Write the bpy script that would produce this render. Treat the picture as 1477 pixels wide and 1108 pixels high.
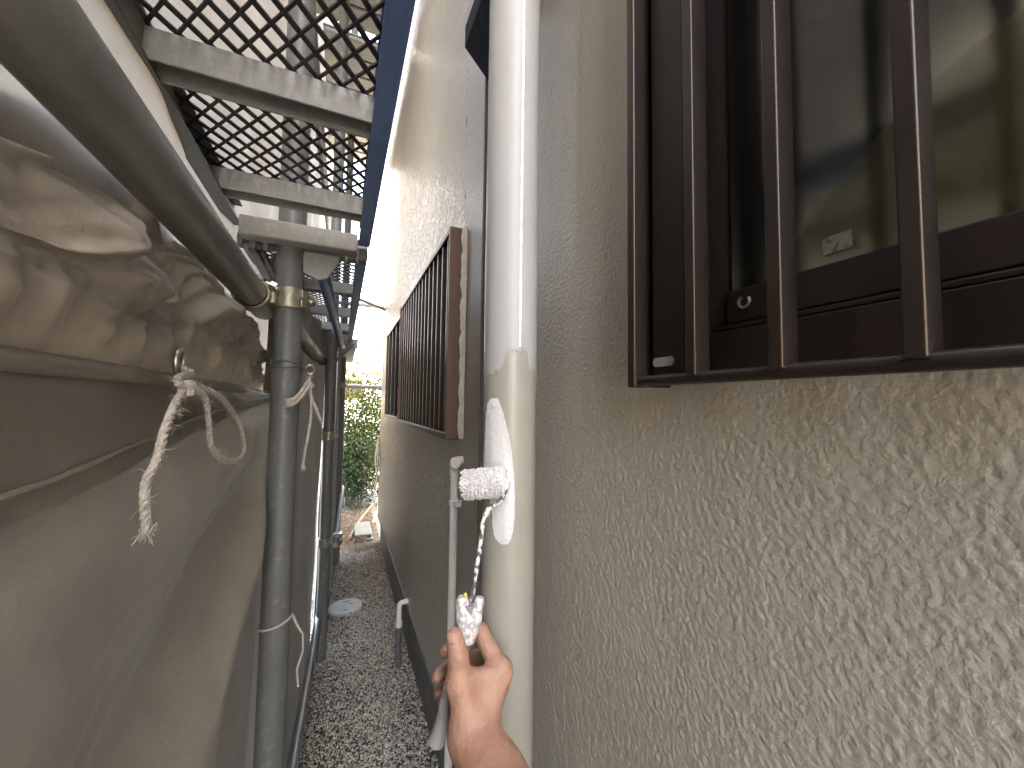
import bpy, math, random
import numpy as np
from mathutils import Vector, noise as mnoise

random.seed(7); rng = np.random.default_rng(7)
for o in list(bpy.data.objects): bpy.data.objects.remove(o)
S = bpy.context.scene

# ------------------------------------------------------------------ camera
EYE = 1.18
FPX, PW, PH = 555.0, 1477.0, 1108.0
yaw, pitch, roll = math.atan(246/FPX), math.atan(29/FPX), math.radians(.75)
FW = np.array([math.sin(yaw)*math.cos(pitch), math.cos(yaw)*math.cos(pitch), math.sin(pitch)])
_r = np.array([math.cos(yaw), -math.sin(yaw), 0.]); _u = np.cross(_r, FW)
RT = _r*math.cos(roll)+_u*math.sin(roll); UP = -_r*math.sin(roll)+_u*math.cos(roll)
CAM = np.array([0, 0, EYE])
cd = bpy.data.cameras.new('camera'); co = bpy.data.objects.new('camera', cd); S.collection.objects.link(co)
cd.sensor_width = 36; cd.lens = FPX/PW*36; cd.clip_start = .01; cd.clip_end = 500
from mathutils import Matrix
co.matrix_world = Matrix(((RT[0], UP[0], -FW[0], 0), (RT[1], UP[1], -FW[1], 0), (RT[2], UP[2], -FW[2], EYE), (0, 0, 0, 1)))
S.camera = co
S.render.resolution_x, S.render.resolution_y = 1024, 768

# ------------------------------------------------------------------ light
SUN_EL, SUN_AZ = 50, 122            # azimuth measured from +Y towards +X
sd = np.array([math.sin(math.radians(SUN_AZ))*math.cos(math.radians(SUN_EL)),
               math.cos(math.radians(SUN_AZ))*math.cos(math.radians(SUN_EL)), math.sin(math.radians(SUN_EL))])
W = bpy.data.worlds.new('World'); S.world = W; W.use_nodes = True
nt = W.node_tree; nt.nodes.clear()
sky = nt.nodes.new('ShaderNodeTexSky'); sky.sky_type = 'NISHITA'; sky.sun_disc = False
sky.sun_elevation = math.radians(SUN_EL); sky.sun_rotation = math.radians(SUN_AZ)
sky.air_density = .8; sky.dust_density = 5; sky.ozone_density = .6
bg = nt.nodes.new('ShaderNodeBackground'); bg.inputs[1].default_value = .15
wo = nt.nodes.new('ShaderNodeOutputWorld')
nt.links.new(sky.outputs[0], bg.inputs[0]); nt.links.new(bg.outputs[0], wo.inputs[0])
sl = bpy.data.lights.new('sun', 'SUN'); sl.energy = 3.0; sl.angle = math.radians(.5); sl.color = (1, .95, .87)
so = bpy.data.objects.new('sun', sl); S.collection.objects.link(so)
so.rotation_euler = Vector(sd).to_track_quat('Z', 'Y').to_euler(); so.location = Vector(sd)*20
vs = S.view_settings
vs.view_transform = 'Standard'; vs.look = 'None'; vs.exposure = 5.1; vs.gamma = 1; vs.use_white_balance = True; vs.white_balance_temperature = 8000; vs.white_balance_tint = 10; vs.use_curve_mapping = False
try:
    S.cycles.max_bounces = 10; S.cycles.diffuse_bounces = 6; S.cycles.glossy_bounces = 4
    S.cycles.transmission_bounces = 6; S.cycles.transparent_max_bounces = 8
except Exception: pass

# ------------------------------------------------------------------ photo pixel -> point on a known plane
def ray(x, y): return FW+RT*(x-PW/2)/FPX-UP*(y-PH/2)/FPX
def onX(x, y, X): d = ray(x, y); return CAM+d*(X/d[0])
def onY(x, y, Y): d = ray(x, y); return CAM+d*(Y/d[1])
def onZ(x, y, Z): d = ray(x, y); return CAM+d*((Z-EYE)/d[2])
def at(x, y, depth): return CAM+ray(x, y)*depth

# ------------------------------------------------------------------ materials
def mat(name, col, rough=.6, metal=0., var=.12, vscale=8., col2=None, bump=0., bscale=60., detail=4., spec=.5,
        rvar=0., coat=0., sss=0., transl=0., tcol=None, dist=0., bump2=0., b2scale=300.):
    m = bpy.data.materials.new(name); m.use_nodes = True
    t = m.node_tree; N = t.nodes; L = t.links
    b = N['Principled BSDF']; out = N['Material Output']
    b.inputs['Roughness'].default_value = rough; b.inputs['Metallic'].default_value = metal
    b.inputs['Specular IOR Level'].default_value = spec
    b.inputs['Coat Weight'].default_value = coat
    tc = N.new('ShaderNodeTexCoord')
    nz = N.new('ShaderNodeTexNoise'); nz.inputs['Scale'].default_value = vscale; nz.inputs['Detail'].default_value = 6
    nz.inputs['Roughness'].default_value = .65
    L.new(tc.outputs['Object'], nz.inputs['Vector'])
    r = N.new('ShaderNodeValToRGB')
    c = np.array(col)
    a = c*(1-var) ; d = np.array(col2) if col2 is not None else np.minimum(c*(1+var), 1)
    r.color_ramp.elements[0].position = .3; r.color_ramp.elements[1].position = .7
    r.color_ramp.elements[0].color = (*a, 1); r.color_ramp.elements[1].color = (*d, 1)
    L.new(nz.outputs['Fac'], r.inputs['Fac']); L.new(r.outputs['Color'], b.inputs['Base Color'])
    if rvar:
        mr = N.new('ShaderNodeMapRange'); mr.inputs['From Min'].default_value = .3; mr.inputs['From Max'].default_value = .7
        mr.inputs['To Min'].default_value = max(rough-rvar, .02); mr.inputs['To Max'].default_value = min(rough+rvar, 1)
        L.new(nz.outputs['Fac'], mr.inputs['Value']); L.new(mr.outputs['Result'], b.inputs['Roughness'])
    last = None
    for s, k in ((bump, bscale), (bump2, b2scale)):
        if s:
            n2 = N.new('ShaderNodeTexNoise'); n2.inputs['Scale'].default_value = k; n2.inputs['Detail'].default_value = detail
            n2.inputs['Distortion'].default_value = dist
            L.new(tc.outputs['Object'], n2.inputs['Vector'])
            bp = N.new('ShaderNodeBump'); bp.inputs['Strength'].default_value = 1; bp.inputs['Distance'].default_value = s
            L.new(n2.outputs['Fac'], bp.inputs['Height'])
            if last: L.new(last.outputs['Normal'], bp.inputs['Normal'])
            L.new(bp.outputs['Normal'], b.inputs['Normal']); last = bp
    if sss:
        b.inputs['Subsurface Weight'].default_value = sss
        b.inputs['Subsurface Radius'].default_value = (1, .35, .2); b.inputs['Subsurface Scale'].default_value = .006
    if transl:
        tr = N.new('ShaderNodeBsdfTranslucent'); mx = N.new('ShaderNodeMixShader'); mx.inputs[0].default_value = transl
        if tcol: tr.inputs['Color'].default_value = (*tcol, 1)
        else: L.new(r.outputs['Color'], tr.inputs['Color'])
        if last: L.new(last.outputs['Normal'], tr.inputs['Normal'])
        L.new(b.outputs[0], mx.inputs[1]); L.new(tr.outputs[0], mx.inputs[2]); L.new(mx.outputs[0], out.inputs['Surface'])
    return m

def stucco_mat():
    m = bpy.data.materials.new('sprayed_stucco'); m.use_nodes = True
    t = m.node_tree; N = t.nodes; L = t.links; b = N['Principled BSDF']
    b.inputs['Roughness'].default_value = .42; b.inputs['Specular IOR Level'].default_value = .55
    tc = N.new('ShaderNodeTexCoord')
    def nz(scale, det, dist=0., rough=.5):
        n = N.new('ShaderNodeTexNoise'); n.inputs['Scale'].default_value = scale; n.inputs['Detail'].default_value = det
        n.inputs['Distortion'].default_value = dist; n.inputs['Roughness'].default_value = rough
        L.new(tc.outputs['Object'], n.inputs['Vector']); return n
    big = nz(1.6, 5); r = N.new('ShaderNodeValToRGB')
    r.color_ramp.elements[0].position = .3; r.color_ramp.elements[1].position = .72
    r.color_ramp.elements[0].color = (.315, .287, .236, 1); r.color_ramp.elements[1].color = (.375, .343, .285, 1)
    L.new(big.outputs['Fac'], r.inputs['Fac']); L.new(r.outputs['Color'], b.inputs['Base Color'])
    a = nz(230, 3.0, .25, .55)
    mr = N.new('ShaderNodeMapRange'); mr.interpolation_type = 'SMOOTHSTEP'
    mr.inputs['From Min'].default_value = .25; mr.inputs['From Max'].default_value = .78
    L.new(a.outputs['Fac'], mr.inputs['Value'])
    fine = nz(420, 2); soft = nz(26, 2)
    ma = N.new('ShaderNodeMath'); ma.operation = 'MULTIPLY_ADD'; ma.inputs[1].default_value = .22
    L.new(fine.outputs['Fac'], ma.inputs[0]); L.new(mr.outputs['Result'], ma.inputs[2])
    mb = N.new('ShaderNodeMath'); mb.operation = 'MULTIPLY_ADD'; mb.inputs[1].default_value = .9
    L.new(soft.outputs['Fac'], mb.inputs[0]); L.new(ma.outputs[0], mb.inputs[2])
    bp = N.new('ShaderNodeBump'); bp.inputs['Distance'].default_value = .0005; bp.inputs['Strength'].default_value = 1
    L.new(mb.outputs[0], bp.inputs['Height']); L.new(bp.outputs['Normal'], b.inputs['Normal'])
    rr = N.new('ShaderNodeMapRange'); rr.inputs['To Min'].default_value = .24; rr.inputs['To Max'].default_value = .38
    L.new(soft.outputs['Fac'], rr.inputs['Value']); L.new(rr.outputs['Result'], b.inputs['Roughness'])
    return m

def glass_mat():
    m = bpy.data.materials.new('window_glass'); m.use_nodes = True
    t = m.node_tree; N = t.nodes; L = t.links; N.remove(N['Principled BSDF'])
    g = N.new('ShaderNodeBsdfGlossy'); g.inputs['Roughness'].default_value = .13
    tr = N.new('ShaderNodeBsdfTransparent'); tr.inputs['Color'].default_value = (.85, .85, .78, 1)
    fr = N.new('ShaderNodeFresnel'); fr.inputs['IOR'].default_value = 1.75
    tc = N.new('ShaderNodeTexCoord'); n = N.new('ShaderNodeTexNoise'); n.inputs['Scale'].default_value = 5
    L.new(tc.outputs['Object'], n.inputs['Vector'])
    bp = N.new('ShaderNodeBump'); bp.inputs['Distance'].default_value = .002; L.new(n.outputs['Fac'], bp.inputs['Height'])
    L.new(bp.outputs['Normal'], g.inputs['Normal'])
    mx = N.new('ShaderNodeMixShader')
    L.new(fr.outputs[0], mx.inputs[0]); L.new(tr.outputs[0], mx.inputs[1]); L.new(g.outputs[0], mx.inputs[2])
    L.new(mx.outputs[0], N['Material Output'].inputs['Surface']); return m

def speckle_mat(name, base, spot, scale, thr, rough=.5, bump=.0006):
    m = mat(name, base, rough, var=.1, vscale=12)
    t = m.node_tree; N = t.nodes; L = t.links; b = N['Principled BSDF']
    tc = N.new('ShaderNodeTexCoord'); n = N.new('ShaderNodeTexNoise'); n.inputs['Scale'].default_value = scale; n.inputs['Detail'].default_value = 5
    L.new(tc.outputs['Object'], n.inputs['Vector'])
    r = N.new('ShaderNodeValToRGB'); r.color_ramp.elements[0].position = thr; r.color_ramp.elements[1].position = thr+.04
    L.new(n.outputs['Fac'], r.inputs['Fac'])
    mx = N.new('ShaderNodeMix'); mx.data_type = 'RGBA'
    old = b.inputs['Base Color'].links[0].from_socket
    L.new(r.outputs['Color'], mx.inputs['Factor']); L.new(old, mx.inputs[6]); mx.inputs[7].default_value = (*spot, 1)
    L.new(mx.outputs[2], b.inputs['Base Color'])
    bp = N.new('ShaderNodeBump'); bp.inputs['Distance'].default_value = bump; L.new(n.outputs['Fac'], bp.inputs['Height']); L.new(bp.outputs['Normal'], b.inputs['Normal'])
    return m

MT = dict(
    stucco=stucco_mat(),
    concrete=mat('concrete', (.14, .133, .12), .85, vscale=9, var=.3, bump=.002, bscale=40),
    yard=mat('yard_concrete', (.21, .195, .17), .9, vscale=2, var=.2, bump=.004, bscale=20),
    soil=mat('soil', (.085, .072, .055), .95, vscale=7, var=.35, bump=.01, bscale=35),
    pebble=None,
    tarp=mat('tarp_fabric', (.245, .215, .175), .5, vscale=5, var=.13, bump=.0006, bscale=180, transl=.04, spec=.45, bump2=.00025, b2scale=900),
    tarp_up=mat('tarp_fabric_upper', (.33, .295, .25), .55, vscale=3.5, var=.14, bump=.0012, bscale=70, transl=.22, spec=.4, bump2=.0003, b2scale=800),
    hood=mat('dark_hood', (.02, .023, .03), .9, spec=.1, vscale=10, var=.2),
    sticker=speckle_mat('faded_sticker', (.16, .15, .12), (.07, .065, .05), 260, .55, .7, .0001),
    skirt=mat('gathered_tarp', (.32, .275, .225), .42, vscale=7, var=.2, bump=.002, bscale=45, transl=.05, spec=.5, bump2=.0004, b2scale=500, rvar=.1),
    galv_pole=speckle_mat('dull_pole_steel', (.135, .142, .138), (.185, .185, .175), 55, .6, .45),
    galv_rail=mat('shiny_galvanized', (.36, .355, .33), .36, .55, vscale=14, var=.2, rvar=.1, bump=.0004, bscale=90),
    galv=speckle_mat('galvanized_steel', (.23, .235, .225), (.265, .265, .25), 90, .56, .42),
    galv_dk=speckle_mat('weathered_steel', (.115, .12, .125), (.15, .15, .145), 80, .6, .42),
    galv_lt=speckle_mat('galvanized_channel', (.29, .29, .265), (.34, .335, .30), 90, .55, .5),
    rail_flare=mat('steel_with_blue_flare', (.12, .2, .40), .38, .0, var=.2),  # sky flare on the deck edge painted in as blue; slim tube shares it
    mesh=mat('dark_steel_mesh', (.045, .04, .04), .5, .3, var=.2, vscale=60),
    zinc=mat('yellow_zinc', (.36, .335, .26), .38, .6, vscale=80, var=.25, rvar=.12, bump=.0006, bscale=200),
    rope=mat('braided_rope', (.50, .45, .39), .95, vscale=300, var=.35, bump=.0012, bscale=700),
    brass=mat('eyelet_metal', (.52, .49, .42), .3, .9, var=.15, vscale=90),
    label=speckle_mat('woven_label', (.62, .58, .5), (.25, .23, .2), 260, .6, .8, .0002),
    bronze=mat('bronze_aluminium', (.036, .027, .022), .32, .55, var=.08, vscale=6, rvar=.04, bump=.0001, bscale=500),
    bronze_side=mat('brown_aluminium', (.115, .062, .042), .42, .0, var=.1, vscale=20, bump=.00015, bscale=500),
    sash=mat('dark_brown_sash', (.017, .0085, .0065), .45, .1, var=.25, vscale=30),
    glass=glass_mat(),
    curtain=mat('curtain_fabric', (.75, .67, .47), .9, vscale=2.5, var=.45, transl=.2),
    caulk=mat('caulk', (.62, .58, .50), .7, vscale=40, var=.12, bump=.002, bscale=120),
    pvc=mat('beige_pvc', (.245, .233, .193), .4, vscale=14, var=.05, rvar=.06, bump=.0003, bscale=30),
    coat=mat('new_paint', (.31, .307, .297), .46, vscale=9, var=.04, rvar=.06, bump=.0004, bscale=55),
    wet=mat('wet_paint', (.52, .51, .50), .17, vscale=20, var=.03, bump=.0016, bscale=130, coat=.3),
    bead=mat('white_bead', (.88, .87, .83), .15, vscale=30, var=.04, bump=.002, bscale=160, coat=.5),
    grey_pvc=mat('pale_grey_pvc', (.70, .67, .61), .38, vscale=25, var=.08),
    hose=mat('dark_grey_pvc', (.10, .10, .105), .55, vscale=40, var=.2),
    cable=mat('grey_cable', (.16, .16, .17), .32, vscale=40, var=.1),
    lid=speckle_mat('pale_lid', (.47, .475, .45), (.36, .355, .33), 22, .64, .6),
    meter=mat('grey_plastic_box', (.13, .145, .13), .6, vscale=12, var=.2),
    wood=mat('dry_wood', (.22, .17, .12), .9, vscale=30, var=.4, bump=.002, bscale=120),
    leaf=mat('leaf', (.038, .066, .016), .5, vscale=3, var=.5, transl=.45, tcol=(.085, .135, .025)),
    leaf2=mat('dark_leaf', (.025, .048, .016), .5, vscale=3, var=.5, transl=.35, tcol=(.05, .09, .02)),
    dry=mat('dry_leaf', (.16, .11, .07), .85, vscale=20, var=.5, transl=.15),
    bark=mat('bark', (.10, .075, .055), .9, vscale=30, var=.4, bump=.004, bscale=80),
    skin=mat('skin', (.32, .185, .12), .5, vscale=28, var=.07, col2=(.37, .198, .14), bump=.0014, bscale=260, sss=.25, bump2=.0022, b2scale=70, detail=5),
    nail=mat('nail', (.42, .235, .18), .22, vscale=60, var=.05, sss=.2),
    handle=speckle_mat('paint_caked_handle', (.36, .345, .34), (.60, .585, .57), 130, .47, .5, .004),
    handle_dk=speckle_mat('grey_grip', (.20, .19, .185), (.5, .49, .48), 45, .66, .4, .0008),
    wire=speckle_mat('paint_spattered_wire', (.09, .085, .085), (.60, .59, .57), 110, .46, .35, .001),
    nap=mat('wet_roller_nap', (.72, .69, .68), .42, vscale=60, var=.12, bump=.003, bscale=420),
    yellow=mat('yellow_plastic', (.62, .45, .05), .5),
    roof=mat('grey_roof', (.12, .12, .13), .7, vscale=6, var=.2),
    plaster=mat('pale_plaster', (.7, .7, .7), .85, vscale=4, var=.08),
    timber=mat('house_wood', (.40, .27, .15), .8, vscale=8, var=.2),
)
def pebble_mat():
    m = bpy.data.materials.new('pebbles'); m.use_nodes = True
    t = m.node_tree; N = t.nodes; L = t.links; b = N['Principled BSDF']; b.inputs['Roughness'].default_value = .7
    a = N.new('ShaderNodeAttribute'); a.attribute_name = 'tone'
    r = N.new('ShaderNodeValToRGB'); e = r.color_ramp.elements
    e[0].position = 0; e[0].color = (.22, .20, .165, 1); e[1].position = 1; e[1].color = (.60, .565, .48, 1)
    q = e.new(.5); q.color = (.36, .33, .28, 1); q = e.new(.85); q.color = (.50, .465, .40, 1)
    L.new(a.outputs['Fac'], r.inputs['Fac']); L.new(r.outputs['Color'], b.inputs['Base Color']); return m
MT['pebble'] = pebble_mat()

# ------------------------------------------------------------------ mesh helpers
def unit(v): v = np.asarray(v, float); return v/(np.linalg.norm(v)+1e-12)
class MB:
    def __init__(s): s.v = []; s.f = []
    def add(s, V, F):
        n = len(s.v); s.v.extend([tuple(map(float, p)) for p in V]); s.f.extend([tuple(int(i)+n for i in f) for f in F]); return s
    def box(s, x0, x1, y0, y1, z0, z1):
        V = [(x, y, z) for x in (x0, x1) for y in (y0, y1) for z in (z0, z1)]
        return s.add(V, [(0, 1, 3, 2), (4, 6, 7, 5), (0, 4, 5, 1), (2, 3, 7, 6), (0, 2, 6, 4), (1, 5, 7, 3)])
    def bar(s, a, b, w, h, up=(0, 0, 1)):
        a = np.asarray(a, float); b = np.asarray(b, float); d = unit(b-a); sx = unit(np.cross(d, up)); u = np.cross(sx, d)
        V = [p+sx*i*w/2+u*j*h/2 for p in (a, b) for i, j in ((-1, -1), (1, -1), (1, 1), (-1, 1))]
        return s.add(V, [(3, 2, 1, 0), (4, 5, 6, 7), (0, 1, 5, 4), (1, 2, 6, 5), (2, 3, 7, 6), (3, 0, 4, 7)])
    def tube(s, P, r, n=12, closed=False, cap=True, flat=1.0):
        P = [np.asarray(p, float) for p in P]; m = len(P)
        R = r if hasattr(r, '__len__') else [r]*m
        T = []
        for i in range(m):
            a = P[(i-1) % m] if (closed or i > 0) else P[i]; b = P[(i+1) % m] if (closed or i < m-1) else P[i]
            T.append(unit(b-a))
        u = unit(np.cross(T[0], (0, 0, 1) if abs(T[0][2]) < .9 else (1, 0, 0))); V = []
        for i in range(m):
            u = unit(u-T[i]*np.dot(u, T[i])); w = np.cross(T[i], u)
            for k in range(n):
                a = 2*math.pi*k/n; V.append(P[i]+(u*math.cos(a)+w*math.sin(a)*flat)*R[i])
        F = []
        for i in range(m if closed else m-1):
            for k in range(n):
                a, b = i*n+k, i*n+(k+1) % n; c, d = ((i+1) % m)*n+(k+1) % n, ((i+1) % m)*n+k
                F.append((a, b, c, d))
        if cap and not closed: F.append(tuple(range(n-1, -1, -1))); F.append(tuple(range((m-1)*n, m*n)))
        return s.add(V, F)
    def ring(s, c, ax, r0, r1, h, n=28, a0=0, a1=360):
        ax = unit(ax); u = unit(np.cross(ax, (0, 0, 1) if abs(ax[2]) < .9 else (0, 1, 0))); w = np.cross(ax, u); c = np.asarray(c, float)
        full = a1-a0 >= 360; m = n if full else n+1; V = []
        for k in range(m):
            a = math.radians(a0+(a1-a0)*k/n); d = u*math.cos(a)+w*math.sin(a)
            V += [c+d*r0-ax*h/2, c+d*r1-ax*h/2, c+d*r1+ax*h/2, c+d*r0+ax*h/2]
        F = []
        for k in range(n):
            i, j = k*4, ((k+1) % m)*4
            for q in range(4): F.append((i+q, i+(q+1) % 4, j+(q+1) % 4, j+q))
        if not full: F.append((0, 1, 2, 3)); F.append(tuple((m-1)*4+q for q in (3, 2, 1, 0)))
        return s.add(V, F)
    def cyl(s, a, b, r, n=24): return s.tube([a, b], r, n)
    def sphere(s, c, r, n=12, sc=(1, 1, 1)):
        V = []; F = []; c = np.asarray(c, float)
        for i in range(n+1):
            th = math.pi*i/n
            for k in range(2*n):
                ph = math.pi*k/n; V.append(c+np.array([math.sin(th)*math.cos(ph)*sc[0], math.sin(th)*math.sin(ph)*sc[1], math.cos(th)*sc[2]])*r)
        for i in range(n):
            for k in range(2*n): F.append((i*2*n+k, (i+1)*2*n+k, (i+1)*2*n+(k+1) % (2*n), i*2*n+(k+1) % (2*n)))
        return s.add(V, F)
    def grid(s, G):
        m, n = len(G), len(G[0]); V = [p for row in G for p in row]
        F = [(i*n+j, i*n+j+1, (i+1)*n+j+1, (i+1)*n+j) for i in range(m-1) for j in range(n-1)]
        return s.add(V, F)
def tag(o, label=None, cat=None, group=None, kind=None):
    if label: o['label'] = label
    if cat: o['category'] = cat
    if group: o['group'] = group
    if kind: o['kind'] = kind
    return o
def wloc(o):
    l = Vector(o.location)
    while o.parent: o = o.parent; l += Vector(o.location)
    return l
def link_mesh(name, me, m, parent, loc):
    o = bpy.data.objects.new(name, me); S.collection.objects.link(o)
    if m: me.materials.clear(); me.materials.append(MT[m] if isinstance(m, str) else m)
    if parent: o.parent = parent; o.location = Vector(loc)-wloc(parent)
    else: o.location = loc
    return o
def build(mb, name, m, parent=None, smooth=True, bevel=0., subsurf=0, autosm=40):
    V = np.array(mb.v); lo, hi = V.min(0), V.max(0); c = (lo+hi)/2
    if parent is None: c[2] = lo[2]
    me = bpy.data.meshes.new(name); me.from_pydata((V-c).tolist(), [], mb.f); me.update()
    o = link_mesh(name, me, m, parent, c)
    if smooth:
        me.shade_smooth()
        try: me.set_sharp_from_angle(angle=math.radians(autosm))
        except Exception: pass
    if bevel:
        b = o.modifiers.new('bevel', 'BEVEL'); b.width = bevel; b.segments = 2; b.limit_method = 'ANGLE'; b.angle_limit = math.radians(50)
    if subsurf:
        b = o.modifiers.new('sub', 'SUBSURF'); b.levels = b.render_levels = subsurf
    return o
def empty(name, loc, label, cat, group=None):
    o = bpy.data.objects.new(name, None); S.collection.objects.link(o); o.location = Vector([float(q) for q in loc]); o.empty_display_size = .05
    return tag(o, label, cat, group)
def copy_tree(o, parent=None, off=None):
    c = o.copy(); S.collection.objects.link(c); c.parent = parent
    if off is not None: c.location = o.location+Vector(off)
    for ch in o.children: copy_tree(ch, c)
    return c
def nz(x, y, z=0., oct=3): return mnoise.fractal(Vector((x, y, z)), 1.0, 2.0, oct)
def smooth_path(P, k=8, closed=False):
    P = [np.asarray(p, float) for p in P]; n = len(P); out = []
    for i in range(n if closed else n-1):
        p0 = P[(i-1) % n] if closed or i > 0 else P[0]; p1 = P[i]; p2 = P[(i+1) % n]; p3 = P[(i+2) % n] if closed or i < n-2 else P[-1]
        for j in range(k):
            t = j/k; out.append(.5*(2*p1+(p2-p0)*t+(2*p0-5*p1+4*p2-p3)*t*t+(3*p1-p0-3*p2+p3)*t**3))
    if not closed: out.append(P[-1])
    return out
def sst(a, b, x): t = min(max((x-a)/(b-a), 0), 1); return t*t*(3-2*t)

# ================================================================== SETTING
WX = .31; WEND = 3.42
g = MB(); g.box(-150, 150, -150, 150, -.4, -.012)
tag(build(g, 'ground', 'yard'), 'grey concrete ground running out beyond the alley', 'ground', kind='structure')
# packed gravel bed of the alley
G = [[(x, y, -.006+.006*nz(x*5, y*5)+.05*sst(2.7, 3.6, y)*(.5+.5*nz(x*2, y*2, 3))) for x in np.linspace(-.6, WX+.03, 26)] for y in np.linspace(-1.5, 6.2, 150)]
bed = MB(); bed.grid([r[::-1] for r in G])
tag(build(bed, 'path', 'soil'), 'narrow earth path between the scaffold and the house', 'path', kind='structure')

# gravel: thousands of loose pebbles
def ico(lod=1):
    t = (1+5**.5)/2
    V = np.array([(-1, t, 0), (1, t, 0), (-1, -t, 0), (1, -t, 0), (0, -1, t), (0, 1, t), (0, -1, -t), (0, 1, -t), (t, 0, -1), (t, 0, 1), (-t, 0, -1), (-t, 0, 1)], float)
    F = [(0, 11, 5), (0, 5, 1), (0, 1, 7), (0, 7, 10), (0, 10, 11), (1, 5, 9), (5, 11, 4), (11, 10, 2), (10, 7, 6), (7, 1, 8), (3, 9, 4), (3, 4, 2), (3, 2, 6), (3, 6, 8), (3, 8, 9), (4, 9, 5), (2, 4, 11), (6, 2, 10), (8, 6, 7), (9, 8, 1)]
    V /= np.linalg.norm(V[0]); V = V.tolist(); mid = {}
    def md(a, b):
        k = (min(a, b), max(a, b))
        if k not in mid: q = unit(np.array(V[a])+np.array(V[b])); V.append(q.tolist()); mid[k] = len(V)-1
        return mid[k]
    if lod == 0: return np.array(V), np.array(F)
    F2 = []
    for a, b, c in F:
        x, y, z = md(a, b), md(b, c), md(c, a); F2 += [(a, x, z), (x, b, y), (z, y, c), (x, y, z)]
    return np.array(V), np.array(F2)
IV, IF = ico(0)
def pebbles(n, X, Y, r0, r1, zf, fn=None):
    A = []; B = []; T = []
    k = 0
    for i in range(n):
        x = rng.uniform(*X); y = rng.uniform(*Y)
        r = r0+(r1-r0)*rng.random()**2.2
        q = IV*(np.array([1, rng.uniform(.65, 1), rng.uniform(.45, .8)])*r)*(1+.16*rng.standard_normal((len(IV), 1)).clip(-1.3, 1.3))
        a, b = rng.uniform(0, 6.28), rng.uniform(-.5, .5)
        ca, sa, cb, sb = math.cos(a), math.sin(a), math.cos(b), math.sin(b)
        q = q@np.array([[ca, sa, 0], [-sa, ca, 0], [0, 0, 1]])@np.array([[1, 0, 0], [0, cb, sb], [0, -sb, cb]])
        A.append(q+np.array([x, y, zf(x, y)+r*rng.uniform(.0, .55)])); B.append(IF+k); k += len(IV)
        T.append(np.full(len(IV), rng.random()))
    return np.concatenate(A), np.concatenate(B), np.concatenate(T)
A, B, T = pebbles(42000, (-.13, WX+.02), (1.15, 3.35), .0017, .0056, lambda x, y: .03*sst(2.7, 3.6, y))
me = bpy.data.meshes.new('gravel'); me.from_pydata(A.tolist(), [], B.tolist()); me.shade_smooth()
at_ = me.attributes.new('tone', 'FLOAT', 'POINT'); at_.data.foreach_set('value', T.astype(np.float32))
o = link_mesh('gravel', me, 'pebble', None, (0, 0, 0)); tag(o, 'grey and tan gravel covering the alley floor', 'gravel', kind='stuff')

# ================================================================== HOUSE
HT = 6.4
house = empty('house', (WX, 0, 0), 'house with glossy grey brown stucco wall that carries the downpipe and grilles', 'house')
WZ = .26                                              # drip edge height
opn = [(-.62, .287, 1.206, 2.15), (1.052, 2.02, EYE-.079, EYE+.477), (2.09, 2.80, EYE-.075, EYE+.46)]
def perlin(x, y, seed):
    rg = np.random.default_rng(seed); g_ = rg.normal(size=(256, 2)); g_ /= np.linalg.norm(g_, axis=1)[:, None]; pm = rg.permutation(256)
    xi, yi = np.floor(x).astype(int), np.floor(y).astype(int); xf, yf = x-xi, y-yi
    def gr_(i, j): h = g_[pm[(pm[(xi+i) & 255]+yi+j) & 255]]; return h[..., 0]*(xf-i)+h[..., 1]*(yf-j)
    u, v = xf**3*(xf*(xf*6-15)+10), yf**3*(yf*(yf*6-15)+10)
    a_, b_ = gr_(0, 0)*(1-u)+gr_(1, 0)*u, gr_(0, 1)*(1-u)+gr_(1, 1)*u
    return a_*(1-v)+b_*v
def relief(Y, Z, sz):
    """sprayed stucco: lumpy granules with flattened tops, metres of height"""
    wy = Y+sz*.6*perlin(Y/(sz*2.2), Z/(sz*2.2), 5); wz = Z+sz*.6*perlin(Y/(sz*2.2), Z/(sz*2.2), 6)
    n = perlin(wy/sz, wz/sz, 1)+.55*perlin(wy/sz*1.9+9, wz/sz*1.9, 2)+.35*perlin(Y/(sz*5), Z/(sz*5), 3)
    return np.tanh(n*1.9)
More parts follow.
